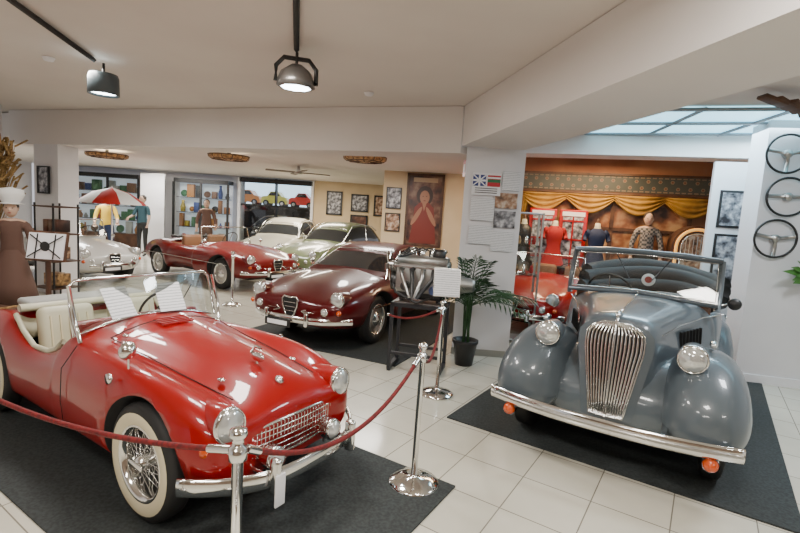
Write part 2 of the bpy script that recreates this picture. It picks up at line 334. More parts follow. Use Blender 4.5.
def fifties(name,loc,rz,paint,kind,L=1,W=1,Z=1,white=False,wstyle='disc',H=1.22,detail=True,xf=1.15,xr=-1.1,cabin=None):
    e=empty(name,loc,rz)
    S=scaled(BASE,L,W,Z)
    fm=lambda i,k:0
    if kind=='spider':
        def tub(x,zd): return (x*L,[(0,.32),(.28*W,.32),(.55*W,.34),(.60*W,zd-.02),(.66*W,zd),(.765*W,.68),(.80*W,.54),(.77*W,.28),(0,.18)])
        a=S[:5]
        c=S[5][1]
        a.append((.32*L,c));a.append((.30*L,c))
        a+= [tub(.27,.79),tub(0,.76),tub(-.4,.76),tub(-.62,.8)]
        a+= [(-.65*L,S[6][1])]+S[7:]
        S=a
        def fm(i,k):
            return 1 if 6<=i<=10 and hidx(k,9)<3 else 0
    ring_loft('body',half(S),[paint,TAN,DARK],fm,2,e,cuts(xf*L,xr*L,.345,.33,.48*W))
    m=MB()
    if kind!='spider':
        c=cabin or [(.86,.80,.62),(.78,.845,.64),(.34,1.11,.59),(.20,1.175,.55),(-.15,1.215,.54),(-.55,1.19,.54),(-.80,1.11,.53),(-1.28,.87,.48),(-1.36,.80,.46)]
        G=[]
        for x,t,w in c:
            b=.80*Z if x<c[0][0] else .79*Z
            t2=max(t,b+.012);G.append((x*L,[(0,t2),(.26*W,t2-.004),(.43*W,t2-.02),(w*.93*W,t2-.05 if t2-b>.1 else t2-.006),((w*.55+.32)*W*1.0,b+(t2-b)*.45),(.665*W if abs(x)<1 else w*W,b),(.6*W,b-.06),(0,b-.06)]))
        n=len(c)
        def gf(i,k):
            j=hidx(k,8)
            if i==1 and j<=3: return 1
            if i==6 and j<=2: return 1
            if j in(3,4) and 2<=i<=5: return 1
            return 0
        ring_loft('cabin',half(G),[paint,DGLASS,DARK],gf,2,e)
        for s in(1,-1):
            m.tube([(c[1][0]*L,s*.60*W,.84*Z),(c[2][0]*L,s*.585*W,c[2][1]-.035),(c[3][0]*L,s*.535*W,c[3][1]-.045),(c[4][0]*L,s*.53*W,c[4][1]-.045),(c[5][0]*L,s*.53*W,c[5][1]-.05),(c[6][0]*L,s*.53*W,c[6][1]-.04)],.010,CHROME,seg=6)
            m.tube([(.72*L,s*.66*W,.825*Z),(0,s*.675*W,.825*Z),(-.9*L,s*.66*W,.825*Z)],.008,CHROME,seg=6)
            m.cyl((-.25*L,s*.665*W,.83*Z),(-.3*L,s*.55*W,c[4][1]-.06),.012,CHROME,seg=6)
        m.tube([((c[2][0]+.02-.0*abs(t))*L,t*.5*W,c[2][1]+.012-.03*t*t) for t in(-1,-.5,0,.5,1)],.008,CHROME,seg=6)
    else:
        wp=lambda y,z:(.50*L-.35*(z-.84)-.16*y*y*2,y,z)
        loop=[wp(-.6+1.2*i/12,.85-.03*(abs(-.6+1.2*i/12)/.6)**2) for i in range(13)]+[wp(.56-1.12*i/12,1.16+.01*math.sin(math.pi*i/12)) for i in range(13)]
        m.tube(loop,.012,CHROME,closed=True,up=(1,0,0),seg=6)
        m.sheet(lambda u,v:wp(-.58+1.16*u,.84*(1-v)+1.155*v),10,2,GLASS)
        for s in(1,-1):
            m.box((-.15,s*.3,.46),(.45,.45,.15),TAN,bev=.05);m.box((-.42,s*.3,.74),(.13,.45,.42),TAN,bev=.05)
        m.box((.26,0,.78),(.08,1.1,.14),paint,bev=.02)
        M0=m.M;m.M=Matrix.Translation((.06,.3,.88))@Matrix.Rotation(rad(-62),4,'Y')
        m.tube([(.18*math.cos(i*math.pi/12),.18*math.sin(i*math.pi/12),0) for i in range(24)],.01,BLK,closed=True,seg=5);m.cyl((-.17,0,0),(.17,0,0),.008,CHROME,seg=5);m.M=M0
        m.box((-.78*L,0,.89),(.25,1.05,.05),BLK,bev=.02)
    fx=2.0*L
    sh=[(0,.02),(.085,.03),(.11,.0),(.10,-.08),(.05,-.2),(0,-.26)]
    sh=[(y,z) for y,z in sh]+[(-y,z) for y,z in sh[::-1][1:-1]]
    m.face([(fx+.006,y,.60*Z+z) for y,z in sh],DARK)
    m.tube([(fx+.012,y,.60*Z+z) for y,z in sh],.011,CHROME,closed=True,up=(1,0,0),seg=6)
    for zz in (-.04,-.09,-.14): m.cyl((fx+.012,-.09-zz*.2,.6*Z+zz),(fx+.012,.09+zz*.2,.6*Z+zz),.005,CHROME,seg=5)
    for s in(1,-1):
        pts=[(fx-.005-.05*t,s*(.15+.38*t)*W,.47*Z+.045*math.sin(math.pi*t)) for t in [i/8 for i in range(9)]]
        lo=[(fx+.0-.05*t,s*(.15+.38*t)*W,.47*Z-.045*math.sin(math.pi*t)) for t in [i/8 for i in range(8,-1,-1)]]
        m.face(pts+lo,DARK);m.tube(pts+lo[1:-1],.008,CHROME,closed=True,up=(1,0,0),seg=6)
        m.tube([(fx+.008-.05*t,s*(.17+.34*t)*W,.47*Z) for t in(0,.5,1)],.006,CHROME,seg=6)
        headlamp(m,1.88*L,s*.575*W,.635*Z,.082,paint,.25)
        headlamp(m,1.97*L,s*.47*W,.50*Z,.04,CHROME,.05)
        m.lathe([(.03,0),(.03,.02),(.0001,.035)],AMBER,(1.93*L,s*.63*W,.50*Z),(1,s*.5,0),12)
        m.box((fx+.075,s*.28,.40),(.05,.05,.16),CHROME,bev=.018)
        m.tube([(1.45*L,s*.80*W,.50*Z),(.3,s*.835*W,.52*Z),(-1.4*L,s*.77*W,.52*Z)],.007,CHROME,seg=5)
        m.lathe([(.0001,.03),(.03,.02),(.035,-.02),(.0001,-.03)],CHROME,(.62*L,s*.72*W,.90*Z),(1,0,0),12)
        m.cyl((.62*L,s*.70*W,.78*Z),(.62*L,s*.72*W,.9*Z),.008,CHROME,seg=6)
    m.tube(arcpts(lambda t:(fx+.07-.30*abs(2*t-1)**3,(2*t-1)*.72*W,.385),21),.016,CHROME,.04,seg=10)
    m.tube(arcpts(lambda t:(-2.14*L+.30*abs(2*t-1)**3,(2*t-1)*.66*W,.44),21),.016,CHROME,.04,seg=10)
    m.box((fx+.10,-.1,.33),(.012,.36,.09),BLK,bev=.003);m.box((fx+.108,-.1,.33),(.004,.28,.05),WPAP)
    m.build('trim',e)
    w=MB()
    for x in(xf*L,xr*L):
        for s in(1,-1): wheel(w,x,s*.65*W,.31,.14,.19,wstyle,paint if wstyle=='disc2' else None,white)
    w.build('wheels',e)
    u=MB();u.box((0,0,.28),(3.2*L,.8*W,.14),DARK);u.build('chassis',e)
    return e
fifties('classic_coupe_car',(-.40,7.18,.012),rad(-114.8),MAROON,'coupe',H=1.22,W=.98)
fifties('classic_roadster_car.001',(-4.02,10.2,0),rad(-33),RED2,'spider',L=.97,W=.97)
fifties('classic_roadster_car.002',(2.62,8.0,0),rad(-125),RED,'spider',L=.90,W=.95)
SAL=[(.86,.84,.62),(.78,.92,.64),(.44,1.25,.59),(.28,1.36,.56),(-.15,1.41,.56),(-.65,1.38,.55),(-.92,1.26,.54),(-1.22,.95,.5),(-1.30,.85,.46)]
fifties('classic_saloon_car',(-3.15,13.0,0),rad(-100),WHITEP,'saloon',L=.88,W=.92,Z=1.1,cabin=SAL)
fifties('classic_saloon_car.001',(-1.50,11.6,0),rad(-118),GREENP,'saloon',L=.92,W=.92,Z=1.1,cabin=SAL)
# ------------------------------------------------------------------ grey pre-war style drophead
def vintage():
    e=empty('vintage_convertible_car',(2.28,4.36,.012),rad(-122.5))
    def T(w,zd,wl): return [(0,.42),(w*.5,.42),(w*.86,.44),(w*.9,zd-.02),(w*.97,zd),(w*1.03,zd-.12),(w*1.03,.60),(wl,.42),(wl*.95,.34),(0,.34)]
    def P10(w,t,wl,b=.36,sh=.06):
        return [(0,t),(w*.35,t-.006),(w*.65,t-sh*.35),(w*.86,t-sh*.9),(w*.97,t-sh*1.9),(w*1.02,t-.24),((w+wl)/2*1.02,.60),(wl,.45),(wl*.9,b),(0,b)]
    S=[(1.54,P10(.14,.95,.12,.42)),(1.52,P10(.20,1.02,.17,.38)),(1.44,P10(.25,1.06,.22,.36)),(1.2,P10(.285,1.07,.28)),(.85,P10(.36,1.08,.40)),
       (.55,P10(.45,1.09,.50)),(.40,P10(.52,1.095,.58,.34)),(.28,P10(.575,1.09,.62,.34)),(.25,P10(.58,1.07,.62,.34)),
       (.23,T(.60,1.02,.62)),(-.2,T(.64,1.0,.64)),(-.75,T(.64,1.0,.64)),(-.93,T(.62,1.0,.62)),(-.96,P10(.62,1.0,.62,.34)),(-1.25,P10(.57,.95,.55,.36,.1)),(-1.55,P10(.46,.8,.46,.38,.1)),(-1.68,P10(.34,.66,.36,.42,.08))]
    rg=half(S,.10)
    ring_loft('body',rg,[GREY,DLEA,DARK],lambda i,k:1 if 8<=i<=12 and hidx(k,10)<3 else 0,2,e,cuts(1.10,-.98,.37,.34,.46))
    A=[(1.56,[(0,.52),(.16,.52),(.27,.50),(.32,.46),(.34,.40),(.32,.34),(.2,.31),(0,.31)]),
       (1.48,[(0,.62),(.20,.62),(.34,.60),(.42,.56),(.45,.46),(.42,.35),(.3,.30),(0,.30)]),
       (1.25,[(0,.74),(.24,.74),(.38,.72),(.47,.66),(.5,.5),(.47,.38),(.3,.34),(0,.34)]),
       (.9,[(0,.76),(.26,.76),(.42,.74),(.5,.68),(.52,.55),(.5,.45),(.3,.42),(0,.42)]),
       (.45,[(0,.76),(.3,.76),(.48,.74),(.56,.66),(.58,.5),(.55,.4),(.4,.36),(0,.36)])]
    ring_loft('front_apron',half(A),[GREY,DARK],lambda i,k:0,2,e,[(1.10,.34,.37,.46,1.2),(1.10,.34,.37,-1.2,-.46)])
    def wing(nm,st,s,cx):
        R=[]
        for x,yc,zt,ry,zb,pw in st:
            ring=[]
            for i in range(14):
                a=2*math.pi*i/14;cy=math.cos(a);sz=math.sin(a);zc=zb+(zt-zb)*.35
                y=yc+ry*math.copysign(abs(cy)**.8,cy)*(1 if sz>-.2 else .97)
                z=zc+(zt-zc)*sz if sz>0 else zc+(zc-zb)*sz
                ring.append((x,s*y,z))
            R.append(ring)
        ring_loft(nm,R,[GREY,DARK],lambda i,k:0,2,e,[(cx,.34,.36,.56 if s>0 else -1.2,1.2 if s>0 else -.56)])
    F=[(1.72,.56,.56,.06,.42,1),(1.68,.555,.66,.17,.33,1),(1.54,.55,.79,.245,.29,1),(1.3,.54,.87,.275,.26,1),(1.05,.535,.885,.275,.26,1),(.8,.54,.83,.26,.26,1),(.55,.57,.70,.22,.27,1),(.32,.61,.54,.17,.27,1),(.15,.63,.42,.13,.29,1),(.08,.63,.37,.09,.31,1)]
    Rr=[(-.35,.64,.38,.09,.31,1),(-.42,.64,.46,.13,.29,1),(-.6,.635,.66,.17,.27,1),(-.85,.62,.80,.20,.27,1),(-1.1,.61,.80,.20,.28,1),(-1.4,.59,.66,.18,.3,1),(-1.62,.55,.48,.12,.34,1),(-1.68,.53,.42,.05,.37,1)]
    for s in(1,-1):
        wing('front_wing_%s'%('l' if s>0 else 'r'),F,s,1.10);wing('rear_wing_%s'%('l' if s>0 else 'r'),Rr,s,-.98)
    m=MB()
    def gx(y,z): return 1.60-.10*(z-.4)-.9*y*y-.55*max(0,z-.92)**1.4
    H0=.62
    def hw(z):
        t=(z-.40)/H0
        return .105+.075*min(1,t*1.4)-.10*max(0,(t-.84)/.16)**2.4
    zs=[.40+H0*i/18 for i in range(19)]
    out=[(gx(hw(z),z)-.005,hw(z),z) for z in zs]+[(gx(-hw(z),z)-.005,-hw(z),z) for z in zs[::-1]]
    m.sheet(lambda u,v:(gx((2*u-1)*hw(.40+H0*v),.40+H0*v)-.012,(2*u-1)*hw(.40+H0*v),.40+H0*v),10,14,DARK)
    m.sheet(lambda u,v:(gx((2*u-1)*(hw(.38+(H0+.04)*v)+.03),.38+(H0+.04)*v)-.02,(2*u-1)*(hw(.38+(H0+.04)*v)+.055),.38+(H0+.04)*v),10,14,GREY)
    m.tube(out,.007,CHROME,closed=True,up=(1,0,0),seg=6)
    for i in range(-7,8):
        if i==0: continue
        m.tube([(gx(i/7.7*hw(z),z)+.004,i/7.7*hw(z),z) for z in zs],.0036,CHROME,.008,seg=5,up=(0,1,0))
    m.tube([(gx(0,z)+.014,0,z) for z in zs]+[(1.44,0,1.075),(1.3,0,1.085)],.010,CHROME,seg=6,up=(0,1,0))
    m.ell((1.47,0,1.07),(.05,.02,.022),CHROME)
    m.tube([(1.4,0,1.078),(1.0,0,1.085),(.6,0,1.095),(.36,0,1.105)],.005,CHROME,seg=5)
    for s in(1,-1):
        m.tube([(1.38,s*.268,.96),(1.0,s*.345,.975),(.5,s*.485,.985),(-.0,s*.64,.965)],.005,CHROME,seg=5)
        for k in range(7): m.box((.85-.055*k,s*(.366+.020*k),.84),(.012,.02,.14),DARK,rot=Matrix.Rotation(s*-.3,4,'Z')@Matrix.Rotation(.2,4,'Y'))
        headlamp(m,1.47,s*.45,.86,.080,GREY,.24)
        m.tube([(1.40,s*.44,.72),(1.42,s*.45,.82)],.035,GREY,seg=8)
        m.ell((1.10,s*.56,.905),(.07,.024,.026),CHROME);m.ell((1.16,s*.56,.905),(.02,.02,.02),LENS)
        m.lathe([(.038,0),(.042,.015),(.03,.04),(.0001,.05)],AMBER,(1.73,s*.60,.33),(1,0,0),18);m.lathe([(.045,-.03),(.045,.015)],CHROME,(1.73,s*.60,.33),(1,0,0),18)
        m.box((1.70,s*.60,.38),(.015,.02,.1),BLK)
        m.box((1.66,s*.35,.43),(.22,.035,.02),CHROME)
        m.box((-.12,s*.68,.33),(.7,.22,.03),BLK,bev=.01)
        m.box((-.35,s*.675,.90),(.12,.02,.02),CHROME,bev=.006)
        if s>0: m.tube([(.30,s*.60,1.08),(.30,s*.66,1.10)],.006,CHROME,seg=5);m.lathe([(.0001,.02),(.045,.015),(.05,-.01),(.0001,-.015)],BLK,(.30,s*.69,1.10),(1,0,0),16)
        m.tube([(.36,s*.575,1.03),(.31,s*.58,1.2),(.23,s*.575,1.43)],.024,GREY,.018,seg=8)
    m.tube(arcpts(lambda t:(1.83-.12*abs(2*t-1)**2.5,(2*t-1)*.75,.42),25),.012,CHROME,.045,seg=10)
    m.tube(arcpts(lambda t:(1.845-.12*abs(2*t-1)**2.5,(2*t-1)*.745,.42),25),.008,DCHROME,.012,seg=6)
    m.tube(arcpts(lambda t:(-1.80+.12*abs(2*t-1)**2.5,(2*t-1)*.68,.45),21),.012,CHROME,.04,seg=10)
    wp=lambda y,z:(.375-.32*(z-1.06),y,z)
    m.tube([wp(-.58,1.43),wp(-.3,1.45),wp(0,1.455),wp(.3,1.45),wp(.58,1.43)],.030,GREY,.024,seg=8)
    m.tube([wp(-.58,1.07),wp(0,1.105),wp(.58,1.07)],.018,GREY,seg=8)
    m.tube([wp(-.56,1.1),wp(-.55,1.41),wp(0,1.43),wp(.55,1.41),wp(.56,1.1),wp(0,1.125)],.007,CHROME,closed=True,up=(1,0,0),seg=5)
    m.sheet(lambda u,v:wp(-.57+1.14*u,1.08+.35*v),2,2,GLASS)
    for y in(.22,-.22): m.tube([wp(y,1.42),(wp(y*.4,1.22)[0]+.02,y*.4,1.22)],.005,BLK,seg=5)
    m.lathe([(.0001,.004),(.055,.004),(.055,0)],WPAP,(.31,.06,1.22),(1,0,.3),20);m.lathe([(.0001,.006),(.03,.006)],RED,(.31,.06,1.22),(1,0,.3),16)
    m.box((.22,0,.98),(.06,1.08,.16),WOOD,bev=.02)
    for s in(1,-1):
        m.box((-.2,s*.28,.56),(.48,.45,.16),DLEA,bev=.05);m.box((-.45,s*.28,.82),(.13,.46,.46),DLEA,bev=.05)
    m.box((-.82,0,.82),(.15,1.05,.36),DLEA,bev=.05)
    M0=m.M;m.M=Matrix.Translation((.02,-.28,1.04))@Matrix.Rotation(rad(-60),4,'Y')
    m.tube([(.2*math.cos(i*math.pi/12),.2*math.sin(i*math.pi/12),0) for i in range(24)],.012,BLK,closed=True,seg=6)
    for a in(0,1.57,3.14,4.71): m.cyl((0,0,-.02),(.19*math.cos(a),.19*math.sin(a),0),.006,CHROME,seg=5)
    m.cyl((0,0,-.25),(0,0,.02),.02,BLK);m.M=M0
    hood=mat('black_hood_cloth',(.018,.02,.023),.8)
    for k,(x,z,r) in enumerate([(-.84,1.06,.07),(-.94,1.16,.085),(-1.07,1.22,.09),(-1.20,1.15,.10),(-1.12,1.04,.10)]):
        m.tube([(x+.42*abs(t)**2.5*1.0,t*.63,z-.05*abs(t)**3+.02*math.sin(k+3*t)) for t in [-1+.1*i for i in range(21)]],r,hood,seg=8)
    m.build('trim_and_interior',e)
    w=MB()
    for x in(1.10,-.98):
        for s in(1,-1): wheel(w,x,s*.63,.33,.13,.2,'disc',GREY,False)
    w.build('wheels',e)
    u=MB();u.box((.0,0,.38),(2.9,.6,.10),DARK);u.box((1.1,0,.3),(.1,1.0,.06),DARK);u.build('chassis',e)
vintage()
# ------------------------------------------------------------------ room shell
def quadslab(name,pts,z0,z1,m):
    b=MB();b.prism(pts,z0,z1,m);return b.build(name)
quadslab('floor',[(-14,-3),(9,-3),(9,20),(-14,20)],-.1,0,FLOOR)
quadslab('ceiling',[(-14,-3),(9,-3),(9,20),(-14,20)],2.96,3.06,CEILM)
quadslab('ceiling_back',[(-12,9.65),(.9,5.85),(1.5,9.9),(1.5,16),(-12,16)],2.56,2.94,BEAMM)
quadslab('trim_1',[(.63,5.62),(1.37,5.62),(2.72,-1),(1.98,-1)],2.5,2.955,BEAMM)
quadslab('trim_2',[(-6.6,7.93),(.62,5.63),(1.0,6.05),(-6.4,8.35)],2.42,2.955,BEAMM)
quadslab('trim_3',[(1.38,6.95),(6.8,5.35),(6.9,5.8),(1.5,7.35)],2.65,2.955,BEAMM)
quadslab('pillar_column',[(.70,5.66),(1.39,5.62),(1.45,6.22),(.78,6.26)],0,2.5,WALLM)
quadslab('baseboard_column',[(.69,5.65),(1.40,5.61),(1.46,6.23),(.77,6.27)],0,.08,DCHROME)
quadslab('wall_left',[(-6.35,7.5),(-4.75,2.2),(-4.3,-1),(-4.5,-1),(-4.95,2.2),(-6.55,7.5)],0,2.96,WALLM)
quadslab('pilaster_left',[(-6.06,7.75),(-5.56,7.6),(-5.5,8.0),(-6.0,8.1)],0,2.42,WALLM)
quadslab('reflection_wall_front',[(-5,-3),(7,-3),(7,-2.8),(-5,-2.8)],0,2.96,patt('reflection_wall_brown',[(.16,.11,.08),(.22,.16,.12)],1.5,'noise',.8))  # unseen wall added behind the camera so glossy paint reflects something dark
quadslab('wall_back',[(-12,15.4),(-5.25,15.4),(-5.25,15.6),(-12,15.6)],0,2.56,WALLM)
quadslab('wall_back.001',[(-2.85,15),(1.6,15),(1.6,15.2),(-2.85,15.2)],0,2.56,WARM)
quadslab('wall_back.002',[(-5.25,15),(-2.85,15),(-2.85,15.2),(-5.25,15.2)],0,.25,WALLM)
quadslab('wall_side',[(-12,8),(-11.8,8),(-11.8,15),(-12,15)],0,2.56,WALLM)
quadslab('wall_partition',[(-.45,9.95),(1.55,9.65),(1.55,9.85),(-.45,10.15)],0,2.56,WARM)
quadslab('wall_right_back',[(1.5,9.85),(8,7.8),(8,8.0),(1.5,10.05)],0,2.96,patt('ochre_wall',[(.26,.10,.05),(.36,.17,.085)],1.5,'noise',.7))
quadslab('pillar_right',[(3.94,5.30),(6.4,4.77),(6.4,5.1),(4.04,5.70)],0,2.96,WALLM)
quadslab('baseboard_right',[(3.93,5.28),(6.4,4.75),(6.4,4.77),(3.94,5.30)],0,.1,WPAP)
quadslab('wall_right',[(6.5,-1),(6.7,-1),(6.7,8.2),(6.5,8.2)],0,2.96,WALLM)
def carpet(name,A,u,v):
    A=Vector(A);u=Vector(u);v=Vector(v)
    b=MB();b.prism([A,A+u,A+u+v,A+v],0.0005,.012,MAT_);return b.build(name)
carpet('floor_mat',(.43,2.75),(-.85*4.5,.53*4.5),(-.53*1.62,-.85*1.62))
carpet('floor_mat.001',(.47,3.76),(.83*2.3,-.555*2.3),(.555*4.0,.83*4.0))
carpet('floor_mat.002',(-2.1,5.9),(2.3*.92,-2.3*.39),(.42*4.3,.9*4.3))
SKY=mat('skylight_panel',(.6,.8,.9),.4,emit=(.36,.80,1.0),es=2.2)
b=MB();o=Vector((2.25,5.22,0));U=Vector((.953,-.303,0));V=Vector((.12,.99,0))
def sk(u,v,z): 
    p=o+U*u+V*v;return (p.x,p.y,z)
b.face([sk(0,0,2.945),sk(0,1.55,2.945),sk(4,1.3,2.945),sk(4,0,2.945)],SKY)
SMET=mat('skylight_bar',(.3,.35,.38),.5)
for i in range(6): b.tube([sk(i*.8,-.02,2.93),sk(i*.8,1.5,2.93)],.035,SMET,.02,seg=4)
for j in range(3): b.tube([sk(0,j*.72,2.925),sk(4,j*.66,2.925)],.04,SMET,.02,seg=4)
b.build('skylight_window')
# ------------------------------------------------------------------ lamps & tracks
GLOW=mat('lamp_glow',(1,1,1),.5,emit=(.85,.95,1.0),es=14)
GLOWW=mat('lamp_glow_warm',(1,1,1),.5,emit=(1,.8,.5),es=3.5)
b=MB();b.tube([(-2.30,1.3,2.925),(-3.02,4.62,2.925)],.022,BLK,.025,seg=4);b.build('light_track')
b=MB();b.tube([(-.35,1.3,2.925),(-.95,3.97,2.925)],.022,BLK,.025,seg=4);b.build('light_track.001')
b=MB();b.cyl((0,0,.22),(0,0,.1),.012,BLK);b.lathe([(.0001,.12),(.12,.12),(.13,.09),(.135,-.07),(.12,-.07),(.115,-.045)],mat('slate_metal',(.06,.08,.09),.4),seg=32);b.lathe([(.115,-.05),(.0001,-.055)],GLOW,seg=24)
b.build('track_spotlight',loc=(-2.93,4.62,2.68))
b=MB();b.cyl((0,0,.22),(0,0,.1),.012,BLK);b.tube([(-.16,0,-.02),(-.16,0,.1),(-.1,0,.17),(.1,0,.17),(.16,0,.1),(.16,0,-.02)],.012,BLK,.02,seg=6)
b.lathe([(.0001,.12),(.05,.12),(.12,.07),(.15,.0),(.155,-.05),(.13,-.06),(.10,-.04)],mat('brushed_lamp',(.16,.15,.14),.35,.8),seg=8);b.lathe([(.125,-.055),(.0001,-.06)],GLOW,seg=24)
b.build('track_spotlight.001',loc=(-.94,3.95,2.68),rz=.3)
for i,(x,y,z,r) in enumerate([(-5.9,9.4,2.43,.36),(-3.05,8.2,2.43,.33),(-.62,7.1,2.43,.31),(1.95,7.9,2.79,.26),(4.7,7.2,2.79,.28)]):
    b=MB();b.lathe([(.0001,-.03),(r*.5,-.028),(r*.88,-.018),(r,.005),(r*1.02,.045),(r*.96,.05)],SHADE,seg=28)
    b.lathe([(r*.80,-.028),(r*.86,-.025),(r*.84,-.015)],WOOD,seg=28);b.lathe([(r*1.0,.035),(r*1.05,.04),(r*1.05,.052),(r,.055)],WOOD,seg=28);b.lathe([(r*.95,.045),(.0001,.05)],GLOWW,seg=20)
    for k in range(12):
        a=k*math.pi/6;b.tube([(r*.3*math.cos(a),r*.3*math.sin(a),-.032),(r*.88*math.cos(a),r*.88*math.sin(a),-.022),(r*1.01*math.cos(a),r*1.01*math.sin(a),.008),(r*1.03*math.cos(a),r*1.03*math.sin(a),.05)],.007,WOOD,seg=4)
    b.cyl((0,0,0),(0,0,.125 if z<2.5 else .16),.03,BLK)
    b.build('ceiling_lamp' if i==0 else 'ceiling_lamp.%03d'%i,loc=(x,y,z))
# ceiling fan in the far room
b=MB();b.cyl((0,0,0),(0,0,.12),.04,DCHROME);b.lathe([(.0001,-.05),(.08,-.04),(.09,0),(.0001,.02)],DCHROME,seg=18)
for k in range(4): b.box((.38*math.cos(k*math.pi/2+.4),.38*math.sin(k*math.pi/2+.4),-.01),(.6,.12,.012),WOOD,rot=Matrix.Rotation(k*math.pi/2+.4,4,'Z')@Matrix.Rotation(.15,4,'X'))
b.build('ceiling_fan',loc=(-2.3,10.2,2.43))
for i,(x,y) in enumerate([(-3.55,4.75),(-.46,5.3)]):
    b=MB();b.lathe([(.0001,-.035),(.04,-.03),(.055,0)],WPAP,seg=20);b.build('smoke_detector'+('.001' if i else ''),loc=(x,y,2.955))
# ------------------------------------------------------------------ stanchions and ropes
def stanchion(i,x,y,h=.86):
    b=MB();b.lathe([(.155,0),(.16,.012),(.15,.025),(.09,.045),(.03,.055),(.019,.07),(.019,h-.1),(.03,h-.095),(.03,h-.05),(.019,h-.045),(.019,h-.02),(.03,h-.01),(.028,h+.01),(.0001,h+.022)],CHROME,seg=28)
    b.lathe([(.0001,.001),(.155,.001)],CHROME,seg=28)
    b.build('barrier_post'+('.%03d'%i if i else ''),loc=(x,y,0.0))
for i,(x,y) in enumerate([(.17,2.76),(.42,4.27),(-.50,1.49),(-2.75,2.5),(-2.72,7.6)]): stanchion(i,x,y,.88 if i!=2 else .90)
def rope(i,a,b_,sag):
    m=MB();a=Vector(a);c=Vector(b_)
    pts=[]
    for k in range(25):
        t=k/24;p=a.lerp(c,t);p.z-=sag*4*t*(1-t);pts.append(p)
    m.tube(pts,.011,ROPE,seg=8);m.cyl(pts[0],pts[1],.015,CHROME);m.cyl(pts[-1],pts[-2],.015,CHROME)
    m.build('barrier_rope'+('.%03d'%i if i else ''))
rope(0,(.145,2.725,.81),(-.478,1.518,.83),.20)
rope(1,(-.528,1.505,.83),(-2.722,2.49,.81),.14)
rope(2,(.175,2.795,.81),(.415,4.235,.81),.20)
rope(3,(.39,4.285,.81),(-.09,4.72,.64),.06)
b=MB();b.box((0,0,.16),(.23,.012,.25),PAPER,rot=Matrix.Rotation(-.25,4,'X'));b.box((0,.008,.16),(.245,.01,.265),DCHROME,rot=Matrix.Rotation(-.25,4,'X'));b.cyl((0,.01,0),(0,.02,.08),.008,CHROME)
b.build('info_sign',loc=(.44,4.27,.905))
# ------------------------------------------------------------------ engine on stand
b=MB()
IRON=mat('dark_iron',(.05,.05,.05),.4,.6);STD=mat('stand_black',(.015,.016,.02),.4)
b.M=Matrix.Diagonal((1.15,1.0,1.12,1))
b.box((0,0,.26),(.46,.22,.26),ALU,bev=.02);b.box((0,0,.12),(.42,.19,.10),IRON,bev=.03)
for s in(1,-1): b.tube([(-.22,s*.055,.43),(.24,s*.055,.43)],.055,ALU,.05,seg=12)
b.box((.02,0,.40),(.46,.2,.06),ALU,bev=.015);b.box((0,0,.185),(.5,.24,.015),DCHROME);b.box((0,0,.375),(.5,.24,.012),DCHROME)
for k in range(4):
    b.tube([(-.16+.1*k,-.1,.36),(-.17+.1*k,-.17,.36),(-.14+.09*k,-.21,.28),(-.06+.02*k,-.22,.10)],.019,IRON if k%2 else DCHROME,seg=8)
    b.cyl((-.15+.1*k,.1,.42),(-.15+.1*k,.22,.46),.025,ALU);b.lathe([(.02,0),(.028,.04),(.04,.06)],CHROME,(-.15+.1*k,.24,.47),(0,.6,.7),12)
    b.cyl((-.14+.1*k,0,.46),(-.14+.1*k,0,.53),.008,BLK);b.tube([(-.14+.1*k,0,.53),(-.12+.06*k,-.07,.56),(-.22,-.10,.44)],.006,BLK,seg=5)
b.cyl((-.23,0,.22),(-.28,0,.22),.09,IRON);b.cyl((-.25,0,.36),(-.30,0,.36),.05,ALU);b.cyl((-.25,-.1,.38),(-.29,-.1,.38),.04,DCHROME);b.cyl((.25,.12,.38),(.1,.12,.38),.055,IRON)
b.tube([(-.27,.09,.22),(-.27,.05,.38),(-.27,-.05,.38),(-.27,-.14,.38),(-.27,-.09,.2)],.006,BLK,.014,closed=True,seg=5)
for k in range(6):
    a=k*math.pi/3;b.box((-.32,.09*math.cos(a),.36+.09*math.sin(a)),(.008,.06,.13),CHROME,rot=Matrix.Rotation(a-math.pi/2,4,'X'))
b.lathe([(.14,0),(.13,.06),(.08,.16),(.06,.24),(.05,.26),(.0001,.26)],ALU,(.23,0,.24),(1,0,0),18)
b.cyl((-.12,-.11,.2),(-.12,-.19,.2),.042,IRON);b.cyl((.14,-.11,.18),(.14,-.18,.18),.04,mat('oil_filter_blue',(.05,.08,.2),.4))
b.tube([(-.25,-.1,.2),(-.2,-.2,.14),(0,-.22,.06),(.15,-.2,.12)],.012,BLK,seg=6);b.lathe([(.05,0),(.06,.02),(.06,.07),(.04,.09),(.0001,.09)],IRON,(.15,0,.46),(0,0,1),16)
b.M=Matrix()
for x in(-.26,.28):
    for y in(-.17,.17): b.box((x,y,-.34),(.035,.035,.72),STD)
    b.box((x,0,.02),(.04,.38,.04),STD);b.box((x,0,-.66),(.04,.38,.04),STD)
for y in(-.17,.17): b.box((.01,y,.02),(.58,.04,.04),STD);b.box((.01,y,-.5),(.58,.03,.03),STD)
b.box((.01,0,.045),(.5,.3,.015),DCHROME)
for x in(-.2,.2): b.box((x,0,.07),(.04,.1,.06),STD)
b.build('display_engine_on_stand',loc=(.24,4.98,.70),rz=rad(-14))
